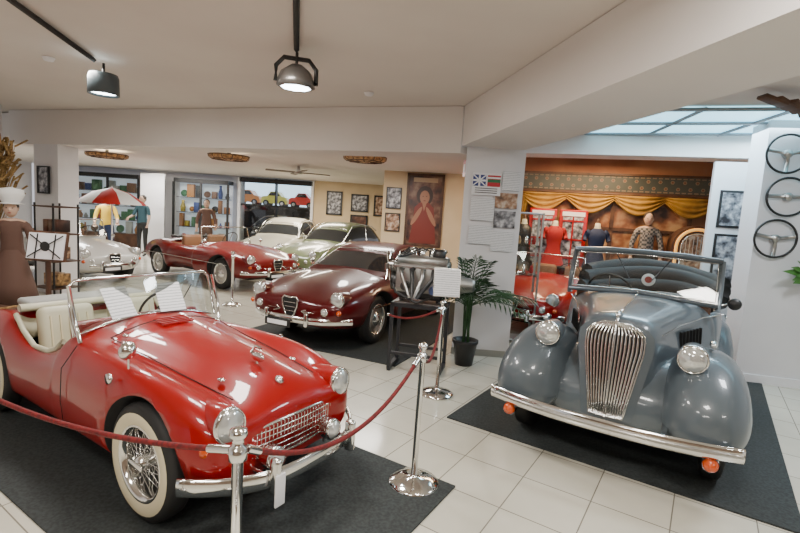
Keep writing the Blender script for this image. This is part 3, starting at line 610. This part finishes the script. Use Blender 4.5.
# ------------------------------------------------------------------ potted palm
b=MB();b.lathe([(.0001,0),(.10,0),(.135,.24),(.15,.26),(.15,.29),(.13,.29),(.125,.26),(.0001,.255)],mat('dark_pot',(.02,.02,.022),.4),seg=24)
for k in range(7): b.cyl((random.uniform(-.04,.04),random.uniform(-.04,.04),.25),(random.uniform(-.06,.06),random.uniform(-.06,.06),.80),.012,LEAF)
for k in range(28):
    a=k*2.4;L=random.uniform(.65,1.0);el=random.uniform(.35,1.5);P=[]
    bx,by=(.03*math.cos(a),.03*math.sin(a))
    dirx,diry=math.cos(a)*math.cos(el),math.sin(a)*math.cos(el)
    if diry>0.1: diry*=.15
    if dirx<0: dirx*=.8
    for t in [i/12 for i in range(13)]:
        P.append(Vector((bx+dirx*L*t*.85,by+diry*L*t*.85,.68+math.sin(el)*L*t-.42*L*t*t)))
    b.tube(P,.005,LEAF,seg=4)
    for i in range(2,12):
        tg=(P[i+1]-P[i-1]).normalized();sd=tg.cross(Vector((0,0,1))).normalized()
        for s in(1,-1):
            l=.18*math.sin(math.pi*(i/13))+.05;tip=P[i]+sd*s*l*.8+tg*l*.7-Vector((0,0,l*.35));w=tg*.012
            if tip.y>.30: tip.y=.30
            mid=P[i].lerp(tip,.5)+Vector((0,0,.012))
            b.face([P[i]-w*.4,mid-w,tip,mid+w],LEAF)
b.build('potted_palm',loc=(.80,5.26,0))
# ------------------------------------------------------------------ column signage
def poster(name,c,w,h,rz,m,frame=None,fw=.02,glassy=False):
    b=MB();b.box((0,0,0),(w,.012,h),m)
    if frame:
        for s in(1,-1): b.box((s*w/2,-.005,0),(fw,.03,h+fw),frame);b.box((0,-.005,s*h/2),(w+fw,.03,fw),frame)
    return b.build(name,loc=c,rz=rz)
def flagposter(name,c,rz):
    b=MB();b.box((0,0,0),(.34,.01,.26),WPAP)
    NB=mat('flag_navy',(.02,.04,.2),.5);NR=mat('flag_red',(.45,.02,.03),.5)
    for i,x in enumerate((-.085,.085)):
        b.box((x,-.008,.04),(.15,.004,.13),NB if i==0 else NR)
        if i==0:
            b.box((x,-.011,.04),(.15,.003,.022),WPAP);b.box((x,-.011,.04),(.022,.003,.13),WPAP)
            for s in(1,-1): b.box((x,-.0105,.04),(.19,.002,.014),WPAP,rot=Matrix.Rotation(s*.7,4,'Y'))
        else:
            b.box((x,-.011,.04),(.15,.003,.035),mat('flag_green',(.02,.15,.06),.5));b.box((x,-.012,.075),(.15,.002,.02),WPAP)
    for k in range(3): b.box((0,-.008,-.05-.025*k),(.26,.003,.008),BLK)
    b.build(name,loc=c,rz=rz)
PH1=patt('photo_print_brown',[(.05,.025,.015),(.35,.2,.12),(.6,.5,.4)],11,'noise',.4)
PH2=patt('photo_print_grey',[(.02,.02,.025),(.22,.22,.24),(.6,.6,.62)],12,'noise',.4)
PH3=patt('mural_print',[(.02,.008,.008),(.10,.035,.02),(.22,.13,.08)],4,'noise',.45)
rc=-.058
flagposter('flag_poster',(.955,5.625,2.08),rc)
poster('photo_poster',(1.20,5.612,1.90),.26,.18,rc,PH1)
poster('info_poster',(.93,5.628,1.78),.28,.26,rc,PAPER)
poster('info_poster.001',(1.20,5.612,1.68),.25,.20,rc,PH2)
poster('photo_poster.001',(.93,5.628,1.48),.28,.22,rc,PAPER)
poster('info_poster.002',(1.24,5.612,2.13),.20,.22,rc,PAPER)
poster('info_poster.003',(1.19,5.612,1.42),.26,.24,rc,PAPER)
b=MB();b.box((0,0,0),(.012,.14,.2),mat('fire_sign_red',(.45,.01,.01),.4));b.box((-.008,0,0),(.004,.07,.1),WPAP);b.build('fire_safety_sign',loc=(.725,5.93,2.28),rz=rad(7))
b=MB();b.box((0,0,0),(.72,.012,1.45),PH3)
for s in(1,-1): b.box((s*.36,-.005,0),(.05,.03,1.5),WOOD);b.box((0,-.005,s*.725),(.77,.03,.05),WOOD)
def disc(x,z,rx,rz_,mm,yy=-.012,rot=0,n=22):
    b.face([(x+rx*math.cos(t)*math.cos(rot)-rz_*math.sin(t)*math.sin(rot),yy,z+rx*math.cos(t)*math.sin(rot)+rz_*math.sin(t)*math.cos(rot)) for t in [2*math.pi*i/n for i in range(n)]],mm)
PSK=mat('print_skin',(.30,.14,.08),.5);PRD=mat('print_red',(.16,.02,.012),.5);PHR=mat('print_hair',(.03,.012,.008),.5);PTN=mat('print_sand',(.4,.28,.17),.5)
disc(0,.30,.17,.20,PHR,-.010);disc(.0,.27,.10,.14,PSK,-.013)
b.face([(-.05,-.012,.2),(.05,-.012,.2),(.2,-.012,.06),(.24,-.012,-.3),(.28,-.012,-.68),(-.28,-.012,-.68),(-.22,-.012,-.3),(-.2,-.012,.06)],PRD)
b.face([(-.05,-.014,.17),(.05,-.014,.17),(.0,-.014,-.02)],PSK)
disc(-.15,-.12,.045,.22,PSK,-.015,-.5);disc(.15,-.12,.045,.22,PSK,-.015,.5)
b.box((0,-.012,.62),(.5,.003,.09),PTN)
for s in(1,-1): disc(s*.035,.29,.012,.007,PHR,-.015)
disc(0,.2,.025,.009,PRD,-.015)
b.build('wall_mural',loc=(.42,9.79,1.78),rz=-.15)
poster('framed_picture',(-.22,9.90,2.0),.30,.42,-.15,PH2,BLK)
poster('framed_picture.001',(-.22,9.90,1.5),.30,.36,-.15,PH1,BLK)
for i,(x,z,w,h) in enumerate([(-1.4,1.95,.5,.5),(-.7,1.9,.45,.6),(-2.2,1.9,.45,.7),(-1.4,1.3,.5,.5)]): poster('framed_picture.%03d'%(i+2),(x,14.97,z),w,h,0,[PH2,PH1,PH2,PH3][i],BLK,.05)
LITB=mat('lit_showcase_back',(.75,.8,.85),.6,emit=(.8,.88,1),es=.35)
pal=[mat('showcase_item_%d'%i,c,.5) for i,c in enumerate([(.5,.03,.02),(.55,.4,.05),(.03,.07,.3),(.5,.5,.48),(.02,.02,.02),(.05,.2,.08),(.5,.2,.05),(.25,.12,.06)])]
def showcase(name,x0,x1,y,zb,zt,bays,loc_seed):
    rnd=random.Random(loc_seed);b=MB();w=x1-x0
    b.box((w/2,.42,(zb+zt)/2),(w,.03,zt-zb),LITB);b.box((w/2,.2,zb/2+.02),(w,.46,zb),WOOD);b.box((w/2,.2,zt+.06),(w,.46,.12),BLK)
    for i in range(bays+1): b.box((w*i/bays,-.02,(zb+zt)/2),(.06,.05,zt-zb),BLK)
    for k in range(1,4):
        z=zb+(zt-zb)*k/4
        b.box((w/2,.25,z),(w-.06,.28,.015),BLK)
    for k in range(4):
        z=zb+(zt-zb)*k/4+.012;x=.08
        while x<w-.15:
            ww=rnd.uniform(.1,.28);hh=rnd.uniform(.14,(zt-zb)/4*.9);m_=rnd.choice(pal)
            ty=rnd.random()
            if ty<.5: b.box((x+ww/2,.25,z+hh/2),(ww,.12,hh),m_,bev=.01)
            elif ty<.75: b.lathe([(ww*.35,0),(ww*.45,hh*.4),(ww*.2,hh*.8),(ww*.25,hh),(.0001,hh)],m_,(x+ww/2,.25,z),seg=12)
            else: b.lathe([(.0001,-.02),(ww*.5,-.01),(ww*.5,.01),(.0001,.02)],m_,(x+ww/2,.3,z+ww*.5+.01),(0,-1,.2),18)
            x+=ww+rnd.uniform(.01,.1)
    b.face([(0,-.01,zb),(w,-.01,zb),(w,-.01,zt),(0,-.01,zt)],GLASS)
    b.build(name,loc=(x0,y,0))
showcase('shop_display_case',-11.2,-8.3,14.8,.5,2.25,3,1)
showcase('shop_display_case.001',-7.2,-5.5,14.8,.4,2.25,2,5)
poster('white_partition_panel',(-7.65,14.4,1.22),.75,2.4,0,WALLM,DCHROME)
b=MB()
for x in(-5.2,-4.05,-2.9): b.box((x,15.0,1.38),(.08 if x!=-4.05 else .04,.2,2.3),WPAP if x!=-4.05 else BLK)
b.box((-4.05,15.0,2.45),(2.3,.2,.14),BLK);b.box((-4.05,15,1.68),(2.3,.08,.06),BLK);b.face([(-5.2,15.0,.25),(-2.9,15.0,.25),(-2.9,15.0,2.4),(-5.2,15.0,2.4)],GLASS)
b.build('window_1')
b=MB();b.prism([(-14,18.6),(0,18.6),(0,18.8),(-14,18.8)],0,3.2,mat('daylight_glow_wall',(.45,.52,.6),.8,emit=(.6,.78,.95),es=2.2));b.build('wall_yard')  # backdrop glows by itself, standing in for daylight outside
b=MB();b.prism([(-9,17.0),(-1,17.0),(-1,18.5),(-9,18.5)],0,1.68,mat('yard_terrace',(.02,.02,.022),.6));b.build('terrace_ledge')
for i,(x,c) in enumerate([(-5.7,(.6,.2,.03)),(-4.7,(.6,.55,.1)),(-3.7,(.6,.04,.03))]):
    b=MB();pm=mat('street_car_glow_paint_%d'%i,c,.3,coat=.6,emit=c,es=.5)  # body colour also emits, daylight on the cars put into the paint
    pr=[(-.75,.12),(-.76,.3),(-.68,.4),(-.4,.43),(-.22,.62),(.2,.63),(.42,.43),(.72,.38),(.76,.25),(.75,.12)]
    pr=[(x0*.62,z*.85) for x0,z in pr]
    vs=[(x0,-.28,z) for x0,z in pr]+[(x0,.28,z) for x0,z in pr];n=len(pr)
    b.add(vs,[list(range(n)),list(range(n,2*n))[::-1]]+[[k,(k+1)%n,n+(k+1)%n,n+k] for k in range(n)],pm)
    b.face([(-.21,-.29,.38),(-.12,-.29,.50),(.11,-.29,.51),(.21,-.29,.38)],DGLASS)
    for xx in(-.29,.29): b.cyl((xx,-.3,.11),(xx,.3,.11),.11,RUB);b.cyl((xx,-.31,.11),(xx,-.3,.11),.06,CHROME)
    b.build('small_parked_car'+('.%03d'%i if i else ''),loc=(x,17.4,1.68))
fifties('black_saloon_car',(-4.4,16.1,0),rad(178),BLACKP,'saloon',L=.85,W=.5,Z=1.15,cabin=SAL)
# ------------------------------------------------------------------ mannequins
SKIN=mat('mannequin_skin',(.5,.33,.24),.5);HAIR=mat('dark_hair',(.02,.012,.008),.7)
def mannequin(name,loc,rz,top,bot,skirt=None,armL=.0,armR=.0,hat=None,h=1.72,hair=HAIR):
    e=empty(name,loc,rz);k=h/1.72
    V=[(0,0,.95),(0,0,1.10),(0,0,1.28),(0,.0,1.42),(0,0,1.50),
       (.0,.17,1.40),(.03+.12*armL,.24,1.15),(.1+.3*armL,.24,.92+.3*armL),
       (.0,-.17,1.40),(.03+.12*armR,-.24,1.15),(.1+.3*armR,-.24,.92+.3*armR),
       (0,.09,.88),(.02,.10,.50),(0,.10,.08),(.12,.11,.03),(0,-.09,.88),(.02,-.10,.50),(0,-.10,.08),(.12,-.11,.03)]
    E=[(0,1),(1,2),(2,3),(3,4),(3,5),(5,6),(6,7),(3,8),(8,9),(9,10),(0,11),(11,12),(12,13),(13,14),(0,15),(15,16),(16,17),(17,18)]
    R=[.14,.115,.13,.10,.05,.06,.042,.03,.06,.042,.03,.09,.06,.04,.035,.09,.06,.04,.035]
    me=bpy.data.meshes.new('figure');me.from_pydata([(x*k,y*k,z*k) for x,y,z in V],E,[])
    o=bpy.data.objects.new('figure',me);bpy.context.collection.objects.link(o)
    o.modifiers.new('k','SKIN')
    for i,r in enumerate(R): me.skin_vertices[0].data[i].radius=(r*k*.8,r*k*1.1)
    me.skin_vertices[0].data[0].use_root=True
    s=o.modifiers.new('s','SUBSURF');s.levels=1;s.render_levels=1
    bake(o);me=o.data;me.materials.clear()
    for mm in(top,bot,SKIN,BLK):me.materials.append(mm)
    for p in me.polygons:
        c=p.center/k;p.use_smooth=True
        p.material_index=3 if c.z<.1 else 1 if c.z<.98 and abs(c.y)<.2 else 2 if (c.z>1.46 or (abs(c.y)>.19 and c.z<1.0+.3*max(armL,armR))) else 0
    o.parent=e
    b=MB();b.ell((.015*k,0,1.62*k),(.095*k,.075*k,.115*k),SKIN);b.ell((.11*k,0,1.61*k),(.018*k,.012*k,.02*k),SKIN,8,6)
    for s in(1,-1): b.ell((.095*k,s*.03*k,1.635*k),(.012*k,.012*k,.007*k),BLK,8,6);b.ell((.01*k,s*.077*k,1.62*k),(.015*k,.008*k,.025*k),SKIN,8,6)
    b.ell((.1*k,0,1.572*k),(.012*k,.022*k,.006*k),mat('lips',(.3,.05,.05),.5),8,6)
    if hair:b.ell((-.02*k,0,1.655*k),(.095*k,.086*k,.105*k),hair)
    for sgn,a in((1,armL),(-1,armR)):
        hx,hy,hz=(.1+.3*a),.24*sgn,(.92+.3*a)
        for q in range(5):
            ang=(q-2)*.016;ln=.075-.008*abs(q-1.5);b.tube([(hx*k+.0,hy*k+ang*.6,(hz-.01)*k),(hx*k+.02,hy*k+ang,(hz-.04)*k),(hx*k+.035,hy*k+ang,(hz-.04-ln*.6)*k)],.008,SKIN,seg=5)
        b.ell((hx*k+.01,hy*k,(hz-.02)*k),(.022,.035,.035),SKIN,8,6)
    if skirt: b.lathe([(.10*k,1.08*k),(.15*k,.98*k),(.24*k,.62*k),(.30*k,.36*k),(.27*k,.36*k)],skirt,seg=24)
    if hat:b.lathe([(.09*k,1.68*k),(.10*k,1.72*k),(.15*k,1.80*k),(.14*k,1.88*k),(.0001,1.91*k)],hat,seg=18);b.lathe([(.16*k,1.69*k),(.09*k,1.70*k)],hat,seg=18)
    b.build('head_and_clothing',e)
    return e
c_=lambda n,c:mat(n,c,.8)
NAVY=c_('navy_cloth',(.01,.02,.06));YEL=c_('yellow_cloth',(.6,.4,.04));WCL=c_('white_cloth',(.7,.7,.68));BRN=c_('brown_cloth',(.10,.05,.035))
REDC=c_('red_cloth',(.3,.006,.006));PLAID=patt('plaid_cloth',[(.05,.05,.05),(.25,.22,.2)],26,'check',.8)
mannequin('clothed_mannequin',(-7.3,11.6,0),rad(-60),YEL,NAVY,armL=.5,armR=.3,h=1.68)
mannequin('clothed_mannequin.001',(-5.5,13.2,0),rad(-70),BRN,BRN,armL=.2)
mannequin('clothed_mannequin.002',(-7.4,13.4,0),rad(-100),c_('teal_cloth',(.03,.08,.1)),BLK,armR=.6)
mannequin('clothed_mannequin.003',(-4.62,5.55,0),rad(-60),BRN,BRN,skirt=BRN,armL=.4,armR=.4,hat=WCL,h=1.52)
quadslab('display_platform',[(3.95,8.0),(5.95,7.4),(6.15,8.1),(4.15,8.75)],0,.28,WOOD)
mannequin('clothed_mannequin.004',(5.62,7.85,.28),rad(-110),WCL,WCL,skirt=WCL,h=1.72)
mannequin('clothed_mannequin.005',(4.32,8.35,.28),rad(-110),PLAID,BLK,h=1.68)
def dressform(name,loc,rz,cl,sc=1):
    b=MB();b.cyl((0,0,.02),(0,0,1.0),.015,WOOD);b.lathe([(.0001,.04),(.15,.03),(.16,0)],WOOD,seg=20)
    b.M=Matrix.Diagonal((.7,.9,1,1))
    b.lathe([(.28,.62),(.27,.62),(.20,.85),(.155,.98),(.115,1.10),(.14,1.22),(.155,1.30),(.14,1.38),(.07,1.44)],cl,seg=24)
    b.lathe([(.075,1.42),(.05,1.47),(.045,1.52),(.0001,1.53)],CREAM,seg=18);b.lathe([(.03,1.53),(.02,1.58),(.0001,1.6)],WOOD,seg=12)
    for s in(1,-1): b.ell((0,s*.155,1.36),(.05,.05,.06),cl);b.tube([(0,s*.17,1.38),(0,s*.20,1.3),(.02,s*.21,1.24)],.04,cl,seg=8)
    o=b.build(name,loc=loc,rz=rz);o.scale=(sc,sc,sc)
dressform('dress_form',(3.52,8.55,0),rad(-90),NAVY,1.14)
dressform('dress_form.001',(2.85,8.85,0),rad(-90),REDC,1.14)
dressform('dress_form.002',(2.35,9.15,0),rad(-90),BLK,1.14)
# ------------------------------------------------------------------ right back decoration
wl=lambda s,z,off=.03:(1.5+.954*s-.3*off*1.0,9.85-.301*s-.954*off,z)
rw=rad(-17.5)
def frieze():
    b=MB();A=mat('frieze_teal',(.045,.055,.05),.5);B=mat('frieze_sand',(.20,.15,.10),.5);C=mat('frieze_rust',(.15,.055,.03),.5)
    b.box((0,0,0),(6,.04,.32),A);b.box((0,-.02,-.17),(6,.06,.04),WOOD);b.box((0,-.02,.17),(6,.06,.04),WOOD)
    for i in range(60):
        x=-2.95+.1*i;b.lathe([(.0001,.0),(.036,.0)],B,(x,-.024,.06 if i%2 else -.06),(0,-1,0),6);b.lathe([(.0001,.003),(.02,.003)],C,(x,-.024,.06 if i%2 else -.06),(0,-1,0),6)
        for s in(1,-1): b.box((x,-.024,s*.125),(.07,.004,.02),B)
    b.build('wall_frieze',loc=wl(3.2,2.50),rz=rw)
frieze()
CUR=patt('yellow_curtain_cloth',[(.20,.10,.01),(.38,.22,.035)],3,'noise',.7)
b=MB()
for k in range(4):
    b.sheet(lambda u,v:((k-2+u)*.85,-.05-.05*math.sin(u*math.pi)-.02*math.sin(v*22),0-.26*math.sin(math.pi*u)*v-.10*v),18,14,CUR)
for s in(1,-1): b.sheet(lambda u,v:(s*(1.72-.22*u*(1-.6*math.sin(v*2.4))),-.05-.025*math.sin(u*20),-1.3*v),18,10,CUR)
b.cyl((-1.8,-.03,.02),(1.8,-.03,.02),.025,WOOD);b.build('swag_curtain',loc=wl(2.6,2.28,.08),rz=rw)
b=MB();b.box((0,0,0),(2.6,.03,1.3),patt('window_view_warm',[(.03,.012,.006),(.22,.09,.04),(.45,.28,.14)],3,'noise',.3))
for s in(-1,-.5,0,.5,1): b.box((s*1.3,-.02,0),(.07,.05,1.3),WOOD)
for z in(-.65,.1,.65): b.box((0,-.02,z),(2.65,.05,.06),WOOD)
b.build('window_2',loc=wl(2.6,1.55,.02),rz=rw)
RB=mat('booth_red',(.32,.004,.003),.35)
for i,s in enumerate((1.35,1.9)):
    b=MB();b.box((0,0,.98),(.5,.3,1.96),RB,bev=.015);b.box((0,-.155,1.15),(.36,.012,1.35),PH2)
    for z in(.7,1.05,1.4,1.75):b.box((0,-.165,z),(.38,.012,.03),RB)
    b.box((0,-.165,1.15),(.03,.012,1.35),RB);b.box((0,-.16,1.88),(.4,.012,.08),WPAP)
    b.build('red_display_cabinet'+('.001' if i else ''),loc=(wl(s,0,.27)[0],wl(s,0,.27)[1],0),rz=rw)
b=MB();NEON=mat('jukebox_neon',(.9,.5,.1),.3,emit=(1,.45,.10),es=.8);W2=.36
def arch(w,zt,y,n=16): return [(w*math.cos(math.pi*i/n),y,zt+w*math.sin(math.pi*i/n)) for i in range(n+1)]
A=[(W2,-.25,0)]+arch(W2,1.15,-.25)+[(-W2,-.25,0)];B=[(x,.25,z) for x,y,z in A];n=len(A)
b.add(A+B,[list(range(n)),list(range(n,2*n))[::-1]]+[[k,(k+1)%n,n+(k+1)%n,n+k] for k in range(n)],WOOD)
b.tube([(.30,-.27,.3)]+arch(.30,1.15,-.27)+[(-.30,-.27,.3)],.025,NEON,seg=8,up=(0,1,0));b.tube([(.23,-.27,.4)]+arch(.23,1.15,-.27)+[(-.23,-.27,.4)],.012,CHROME,seg=6,up=(0,1,0))
b.face([(.22,-.262,.75)]+arch(.22,1.15,-.262)+[(-.22,-.262,.75)],PH1);b.box((0,-.27,.52),(.4,.03,.36),BRASS);b.box((0,-.3,.75),(.46,.1,.06),CHROME,bev=.02)
for k in range(-3,4): b.box((k*.055,-.272,1.18),(.012,.008,.3),CHROME)
b.build('jukebox',loc=(5.0,8.1,.28),rz=rad(-20))
for i,(s,z,w,h) in enumerate([(4.75,1.95,.4,.5),(5.3,1.9,.35,.45)]): poster('framed_picture.%03d'%(i+6),wl(s,z,.03),w,h,rw,[PH1,PH2][i],WOOD,.04)
b=MB()
for x in(-.17,.17):
    for y in(-.15,.15): b.box((x,y,.9),(.025,.025,1.8),ALU)
for z in(.05,.5,.95,1.35,1.79): b.box((0,0,z),(.36,.32,.02),WPAP if z in(.05,1.79) else GLASS)
b.face([(-.17,-.16,.05),(.17,-.16,.05),(.17,-.16,1.79),(-.17,-.16,1.79)],GLASS)
for z in(.51,.96,1.36):
    for x in(-.1,0,.1): b.lathe([(.02,0),(.03,.04),(.015,.1),(.0001,.12)],[CHROME,REDC,BRASS][int(x*10)%3],(x,0,z+.01),seg=10)
b.build('glass_display_cabinet',loc=(1.72,6.5,0),rz=-.1)
b=MB();b.box((0,0,1.3),(.62,.06,2.6),WALLM)
for z,h in((2.0,.42),(1.35,.6)): b.box((.02,-.04,z),(.4,.02,h),PH2);b.box((.02,-.035,z),(.46,.015,h+.06),BLK)
b.build('photo_display_panel',loc=(4.28,6.15,0),rz=rad(-14))
for i,(x,z) in enumerate([(4.11,2.58),(4.17,2.12),(4.11,1.66)]):
    yy=5.30-(x-3.94)*.215-.05
    b=MB();b.M=Matrix.Rotation(rad(90),4,'X')
    b.tube([(.205*math.cos(a),.205*math.sin(a),0) for a in [k*math.pi/20 for k in range(40)]],.013,BLK,closed=True,seg=8)
    for a in (rad(10),rad(170),rad(270)) if i!=1 else (rad(0),rad(180)):
        b.tube([(0,0,.0),(.1*math.cos(a),.1*math.sin(a),.015),(.2*math.cos(a),.2*math.sin(a),0)],.02,DCHROME,.005,seg=6)
    b.lathe([(.045,-.04),(.045,.01),(.03,.02),(.0001,.025)],DCHROME,seg=20)
    b.build('mounted_steering_wheel'+('.%03d'%i if i else ''),loc=(x,yy,z),rz=rad(-12))
b=MB();b.box((0,0,0),(.12,.1,.1),BLK,bev=.02);BL=mat('bright_leaf',(.06,.2,.03),.5)
for k in range(14):
    a=rad(60+k*17);l=1+.3*math.sin(k*2.1);b.face([(0,-.05,0),(.14*math.cos(a)*l-.03,-.1,.10*math.sin(a)+.05),(.3*math.cos(a)*l,-.15,.16*math.sin(a)+.02),(.14*math.cos(a)*l+.03,-.1,.10*math.sin(a)-.03)],BL)
b.build('wall_planter',loc=(4.42,5.13,1.30))
b=MB()
for k in range(6): b.box((.1*k,0,-.02*k),(.22,.12,.03),WOOD,rot=Matrix.Rotation(.25*k,4,'Z')@Matrix.Rotation(.3,4,'Y'),bev=.008)
b.build('ceiling_fan_blades',loc=(3.15,4.25,2.85))
# ------------------------------------------------------------------ left side decorations
b=MB()
b.lathe([(.0001,0),(.14,0),(.18,.35),(.14,.7),(.15,.75),(.12,.74),(.12,.6),(.0001,.55)],WOOD,seg=18)
for k in range(260):
    a=random.uniform(0,6.28);sp=random.uniform(.05,.38);hh=random.uniform(1.5,2.2)
    p0=Vector((.05*math.cos(a),.05*math.sin(a),.65));p1=Vector((sp*math.cos(a)*.8,sp*math.sin(a)*.6,hh));md=p0.lerp(p1,.6);md.x*=.7;md.y*=.7
    b.tube([p0,md,p1],.0035,STRAW,seg=3)
    dd=(p1-md).normalized()+Vector((random.uniform(-.6,.6),random.uniform(-.4,.4),random.uniform(-.8,.2)));dd.normalize()
    b.tube([p1,p1+dd*.07,p1+dd*.17],.020,STRAW,.010,seg=5)
b.build('dried_wheat_bouquet',loc=(-5.15,5.85,0))
b=MB()
for x in(-.2,.2):
    for y in(-.18,.18): b.cyl((x,y,0),(x,y,1.5),.014,BLK)
for z in(.25,.65,1.05,1.45): b.box((0,0,z),(.44,.4,.02),WOOD)
for z in(.27,.67,1.07):
    for x in(-.12,0,.12): b.box((x,0,z+.1),(.07,.2,.18),[PH1,PH3,BRASS][int(z*10)%3],bev=.01)
b.build('display_rack',loc=(-5.15,7.0,0),rz=rad(-20))
poster('framed_poster',(-5.82,7.64,1.85),.24,.42,rad(-18),PH2,BLK)
b=MB();b.box((0,0,.22),(.9,.4,.44),WOOD,bev=.02)
for x in(-.36,0,.36): b.box((x,0,.225),(.05,.42,.45),BRASS,bev=.004)
b.build('wooden_chest',loc=(-4.4,4.75,0),rz=rad(-15))
b=MB()
b.box((0,-.02,1.12),(.36,.02,.26),WPAP,rot=Matrix.Rotation(-.2,4,'X'));b.box((0,-.005,1.12),(.40,.02,.30),WOOD,rot=Matrix.Rotation(-.2,4,'X'))
for s in(1,-1): b.box((0,-.036,1.12),(.40,.003,.012),BLK,rot=Matrix.Rotation(-.2,4,'X')@Matrix.Rotation(s*.6,4,'Y'));b.box((s*.09,-.036,1.12),(.012,.003,.25),BLK,rot=Matrix.Rotation(-.2,4,'X'))
b.lathe([(.0001,0),(.05,0)],BLK,(0,-.04,1.12),(0,-1,0),16)
b.cyl((0,0,0),(0,0,1.05),.025,WOOD);b.lathe([(.0001,.04),(.18,.03),(.18,0)],WOOD,seg=20);b.build('sign_on_pedestal',loc=(-3.52,4.66,0))
b=MB();UM=[mat('parasol_red',(.4,.01,.006),.7),mat('parasol_white',(.7,.7,.68),.7)]
for k in range(8): b.lathe([(.0001,.35),(.35,.24),(.62,.05),(.66,0)],UM[k%2],(0,0,1.5),(0,0,1),4,k*math.pi/4,(k+1)*math.pi/4)
b.cyl((0,0,0),(0,0,1.88),.018,WPAP);b.lathe([(.0001,.06),(.2,.05),(.22,0)],BLK,seg=16);b.build('striped_parasol',loc=(-6.3,10.2,0))
fifties('ivory_roadster_car',(-6.6,9.3,0),rad(-25),mat('ivory_paint',(.6,.6,.57),.3,coat=.6),'spider',L=.7,W=.85,Z=.95)
# ------------------------------------------------------------------ lights
def area(x,y,z,sx,sy,p,col=(1,.95,.88),rot=(0,0,0)):  # area lights without fittings, added to brighten the rooms
    l=bpy.data.lights.new('area_fill_light','AREA');l.shape='RECTANGLE';l.size=sx;l.size_y=sy;l.energy=p;l.color=col
    o=bpy.data.objects.new('area_fill_light',l);bpy.context.collection.objects.link(o);o.location=(x,y,z);o.rotation_euler=rot
area(-1.2,3.2,2.85,.5,.5,55);area(-3.2,4.6,2.85,.5,.5,55)
area(-1.5,.6,2.85,.5,.5,50);area(.9,1.2,2.85,.5,.5,55);area(3.3,3.0,2.85,.6,.6,60,(.9,.95,1));area(-1,-1.6,2.85,1.2,.5,70);area(3.2,-1.0,2.85,1.2,.5,70)
area(3.6,5.6,2.86,2.2,.8,75,(.65,.86,1))
area(-.5,8.2,2.5,1,.6,70);area(-3.6,9.6,2.5,1,.6,100);area(-7.5,11,2.5,1,1,140,(1,.98,.95));area(-2.5,12.8,2.5,1.5,.6,120,(1,.88,.72));area(-7,13.8,2.5,2,.5,90)
area(3.2,8.3,2.85,1.6,.5,100,(1,.68,.38));area(2.0,7.8,2.85,.5,.5,25)
def spot(x,y,z,p):
    l=bpy.data.lights.new('spot','SPOT');l.energy=p;l.spot_size=rad(120);l.spot_blend=.8;l.shadow_soft_size=.1
    o=bpy.data.objects.new('spotlight_beam',l);bpy.context.collection.objects.link(o);o.location=(x,y,z)
spot(-2.93,4.62,2.60,60);spot(-.94,3.95,2.60,60)
w=bpy.data.worlds.new('w');bpy.context.scene.world=w;w.use_nodes=True
w.node_tree.nodes['Background'].inputs[0].default_value=(.92,.93,1,1);w.node_tree.nodes['Background'].inputs[1].default_value=.8
# ------------------------------------------------------------------ camera
c=bpy.data.cameras.new('camera');c.lens=21.15;c.sensor_width=36;c.clip_start=.05
o=bpy.data.objects.new('camera',c);bpy.context.collection.objects.link(o)
o.matrix_world=Matrix.Translation((0,0,1.65))@Matrix.Rotation(rad(90-6.2),4,'X')@Matrix.Rotation(rad(3.7),4,'Z')
bpy.context.scene.camera=o
